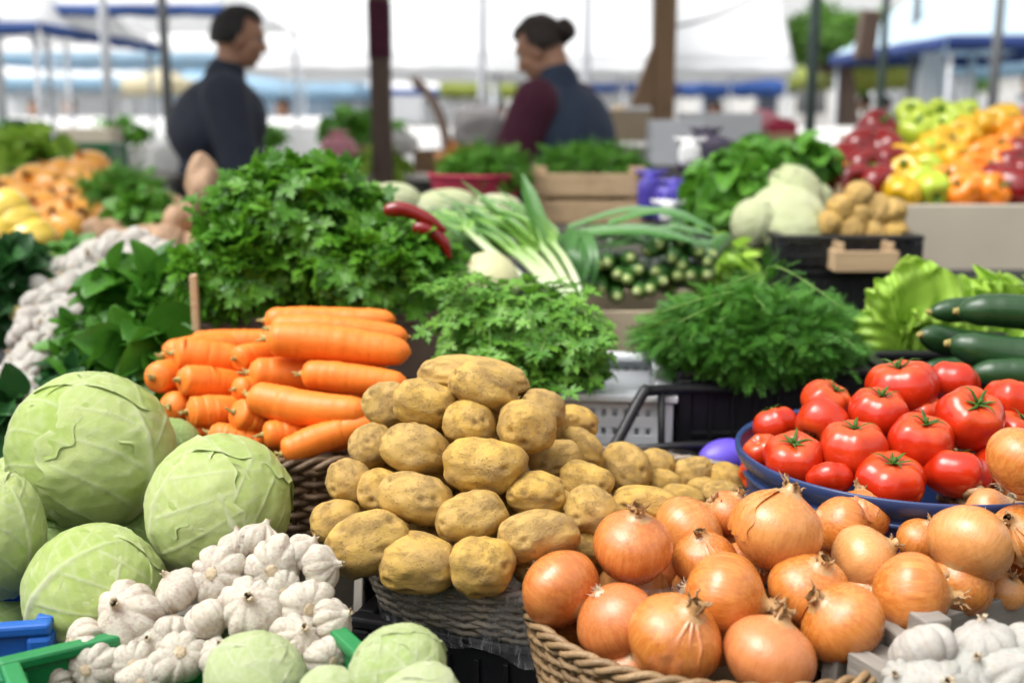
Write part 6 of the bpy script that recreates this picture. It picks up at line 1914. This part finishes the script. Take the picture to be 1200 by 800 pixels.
def carton(px, py, w, h, d, mat, lab, dep=None, cat='box', name='carton', rot=0.):
    s = d / F; p = at(px, py + h / 2, d); W, Hh = w * s, h * s; D = dep or W * .7
    root = tag(new_obj(name, None, None, (p[0], p[1] + D / 2, p[2]), rotz(rot)), lab, cat)
    for x, y, a, b2 in ((0, -D / 2, W, .012), (0, D / 2, W, .012), (-W / 2 + .006, 0, .012, D - .014), (W / 2 - .006, 0, .012, D - .014)):
        MB().box((x, y, Hh / 2), (a, b2, Hh)).build('side_panel', mat, root, smooth=False, bevel=.002)
    MB().box((0, 0, Hh * .82), (W - .03, D - .03, .01)).build('lid_flap', mat, root, smooth=False)
    return root


for a in [(100, 168, 62, 34, 6.3, MAT['beige'], 'cream basket-like box on the long white table'), (793, 168, 62, 52, 3.9, MAT['pwhite'], 'tall pale grey box left of the dark purple bag'),
          (846, 150, 90, 34, 4.5, MAT['pwhite'], 'wide white box behind the dark purple bag'), (905, 166, 84, 18, 4.6, MAT['palew'], 'flat wooden box behind the white cabbages'), (850, 178, 60, 18, 4.2, MAT['beige'], 'low beige box under the wide white one'),
          (520, 190, 70, 26, 5.0, MAT['brownw'], 'brown wooden box left of the red pot'), (430, 178, 80, 14, 5.3, MAT['brownw'], 'low brown box with greens behind the parsley'), (742, 148, 60, 36, 5.0, MAT['card'], 'straw-coloured box under the brown wooden post'),
          (240, 150, 60, 40, 9, MAT['pwhite'], 'distant white box behind the man'), (1175, 128, 60, 20, 7.5, MAT['pwhite'], 'white box far behind the orange peppers'), (470, 128, 50, 30, 10, MAT['pwhite'], 'distant white box right of the brown post')]: carton(*a)
for a in [(397, 186, 44, 50, 5.0, MAT['pinkcl'], 'pale pink bag on the table right of the man', 11), (893, 143, 40, 22, 5.0, MAT['pinkcl'], 'pink bag on the boxes left of the red peppers', 12), (917, 150, 34, 16, 4.9, MAT['redcl'], 'small red bag beside the pink one', 13),
          (468, 170, 46, 24, 5.0, MAT['whitecl'], 'white bag on the greens right of the brown post', 14), (560, 150, 60, 50, 6.5, MAT['greycl'], 'grey sack beside the woman', 15), (200, 190, 44, 44, 5.2, MAT['whitecl'], 'white sack just left of the man', 16), (725, 150, 50, 40, 6, MAT['card'], 'straw sack right of the woman', 17)]: bag(*a)
for (px, py, w, h, d, n, size, seed, lab, tpl, m) in [
    (28, 186, 90, 44, 3.9, 130, .11, 71, 'heap of pale green lettuces at the far left', 'ovate', 'lettuce'),
    (140, 156, 60, 22, 6.6, 100, .09, 72, 'small green heap on the long white table', 'simple', 'grass'),
    (412, 152, 56, 34, 5.6, 160, .09, 73, 'heap of greens right of the red dressed person', 'ovate', 'grass'),
    (447, 160, 44, 22, 5.5, 110, .08, 74, 'low heap of greens in front of the brown post', 'ovate', 'grass'),
    (445, 190, 50, 20, 5.0, 90, .08, 75, 'pale green heap behind the parsley top', 'simple', 'lettuce'),
    (316, 158, 26, 14, 6.0, 60, .07, 76, 'small green heap right beside the man', 'simple', 'grass'),
    (22, 160, 60, 22, 6.4, 90, .09, 77, 'dark green heap at the far left table end', 'ovate', 'darkleaf'),
    (546, 184, 60, 18, 4.9, 120, .05, 78, 'low orange heap on the brown box left of the dill pot', 'simple', 'orangecl')]:
    bunch(lab, 'produce heap', 'leafy_bunch', at(px, py + h * .4, d), dome(px, py, w, h, d, n, tpl, size, seed, inner=.55, up=.5, droop=.6, lower=-.4), MAT[m], 'produce heaps on the further tables')
p = at(30, 206, 3.8)
crate('plastic_crate', 'black crate under the pale green lettuces at the far left', (p[0], p[1] + .1, p[2] - .07), (.36, .3, .085), 0, MAT['pblack'], solid=True)
crate('plastic_crate', 'green crate behind the golden onions', (*at(95, 192, 4.6)[:2], at(95, 200, 4.6)[2]), (.30, .2, .10), 0, MAT['pgreen'], solid=True)
tab = table(30, 212, 3.9, 300, .8, 'dark covered table at the far left under the lettuces', MAT['cloth'])


# ---------------------------------------------------------------- trees and houses far behind
def tree(px, pyc, d, wpx, hpx, n, size, seed, label, mat='treeleaf'):
    c = at(px, pyc, d); s = d / F
    root = tag(new_obj('tree', None, None, (c[0], c[1], 0)), label, 'tree', 'trees behind the market')
    rr = np.random.default_rng(seed); R3 = np.array([wpx * s / 2, wpx * s / 2, hpx * s / 2])
    tb = MB(); zb = c[2] - R3[2] * .7
    tb.tube(spline([(0, 0, 0), (.06, 0, zb * .5), (-.03, .03, zb), (0, 0, c[2])], 16), np.linspace(.16, .06, 16) * (.6 + .05 * d), 9)
    lb = MB()
    for k in range(9):
        v = rr.normal(size=3); v /= np.linalg.norm(v); v[2] = abs(v[2]) * .8 - .15
        q = np.array([0, 0, c[2]]) + v * R3 * .62
        tb.tube(spline([(0, 0, zb), (q * .5 + np.array([0, 0, zb]) * .5) + rr.normal(size=3) * .08, q], 10), np.linspace(.06, .015, 10) * (.6 + .05 * d), 6)
        mass(lb, q, R3 * (.42 + .16 * rr.random()), n // 9, 'simple', size, seed + k, inner=.3, lump=.35, up=.4, lower=-.9)
    tb.build('trunk', MAT['darkw'], root); lb.build('crown', MAT[mat], root)
    return root


tree(995, 46, 13, 150, 90, 3600, .13, 81, 'bright green tree behind the thin dark pole')
tree(1075, 92, 30, 150, 60, 1800, .3, 82, 'low distant tree behind the closed parasol')
tree(630, 95, 34, 120, 50, 1500, .34, 83, 'distant tree behind the woman')
tree(330, 100, 36, 150, 50, 1500, .36, 84, 'distant tree right behind the man')


def house(x, y, w, d, h, label, cols, seed):
    root = tag(new_obj('building', None, None, (x, y, 0)), label, 'building')
    MB().box((0, 0, h / 2), (w, d, h)).build('wall', MAT['render'], root, smooth=False)
    r = MB(); o = .4
    r.add(np.array([[-w / 2 - o, -d / 2 - o, h], [w / 2 + o, -d / 2 - o, h], [w / 2 + o, d / 2 + o, h], [-w / 2 - o, d / 2 + o, h], [-w / 2 - o, 0, h + 2], [w / 2 + o, 0, h + 2]]), [np.array([[0, 1, 5, 4], [2, 3, 4, 5]]), np.array([[0, 4, 3], [1, 2, 5]])])
    ro = r.build('roof', MAT['rooft'], root, smooth=False); m = ro.modifiers.new('thick', 'SOLIDIFY'); m.thickness = .15
    for i in range(cols):
        for j in range(int(h // 3)):
            wx = -w / 2 + (i + .5) * w / cols; wz = 1.6 + 3 * j
            f = MB().box((0, 0, 0), (1.25, .12, 1.6)).build('window', MAT['pwhite'], root, smooth=False, loc=(wx, -d / 2 - .03, wz))
            MB().box((0, -.07, 0), (1.05, .03, 1.4)).build('pane', MAT['glass'], f, smooth=False)
            MB().box((0, -.1, -.86), (1.45, .22, .08)).build('sill', MAT['render'], f, smooth=False)
    return root


house(-18, 62, 22, 9, 3.4, 'long pale house beyond the tents on the left', 7, 1)
house(6, 66, 18, 9, 3.4, 'pale house beyond the tents in the middle', 6, 2)
house(27, 62, 18, 9, 3.4, 'pale house beyond the tents on the right', 6, 3)
# ---------------------------------------------------------------- light
EL, AZ = 62, -112      # sun height, compass direction the light comes from (0 = +Y, clockwise)
w = bpy.data.worlds.new("World"); scene.world = w; w.use_nodes = True
nt = w.node_tree; nt.nodes.clear()
sky = nt.nodes.new('ShaderNodeTexSky'); sky.sky_type = 'NISHITA'; sky.sun_disc = False
sky.sun_elevation = math.radians(EL); sky.sun_rotation = math.radians(AZ)
sky.dust_density = 4; sky.air_density = 1; sky.ozone_density = 1
hs = nt.nodes.new('ShaderNodeHueSaturation'); hs.inputs['Saturation'].default_value = .06
bg = nt.nodes.new('ShaderNodeBackground'); bg.inputs['Strength'].default_value = .15
out = nt.nodes.new('ShaderNodeOutputWorld')
nt.links.new(sky.outputs[0], hs.inputs['Color']); nt.links.new(hs.outputs[0], bg.inputs[0]); nt.links.new(bg.outputs[0], out.inputs[0])
sun = bpy.data.lights.new('sun', 'SUN'); sun.energy = 1.025; sun.angle = math.radians(34); sun.color = (1, .96, .90)
so = bpy.data.objects.new('sun', sun); C.objects.link(so)
e, a = math.radians(EL), math.radians(AZ)
dvec = Vector((math.sin(a) * math.cos(e), math.cos(a) * math.cos(e), math.sin(e)))
so.rotation_euler = dvec.to_track_quat('Z', 'Y').to_euler()
so.location = (0, 0, 10)
vs = scene.view_settings
scene.display_settings.display_device = 'sRGB'
vs.view_transform = 'Standard'; vs.look = 'None'; vs.gamma = 1; vs.use_curve_mapping = False
vs.exposure = 1.12
cy = scene.cycles
cy.use_denoising = True
cy.max_bounces = 8; cy.transparent_max_bounces = 12; cy.diffuse_bounces = 4; cy.glossy_bounces = 3; cy.transmission_bounces = 4
cy.caustics_reflective = False; cy.caustics_refractive = False
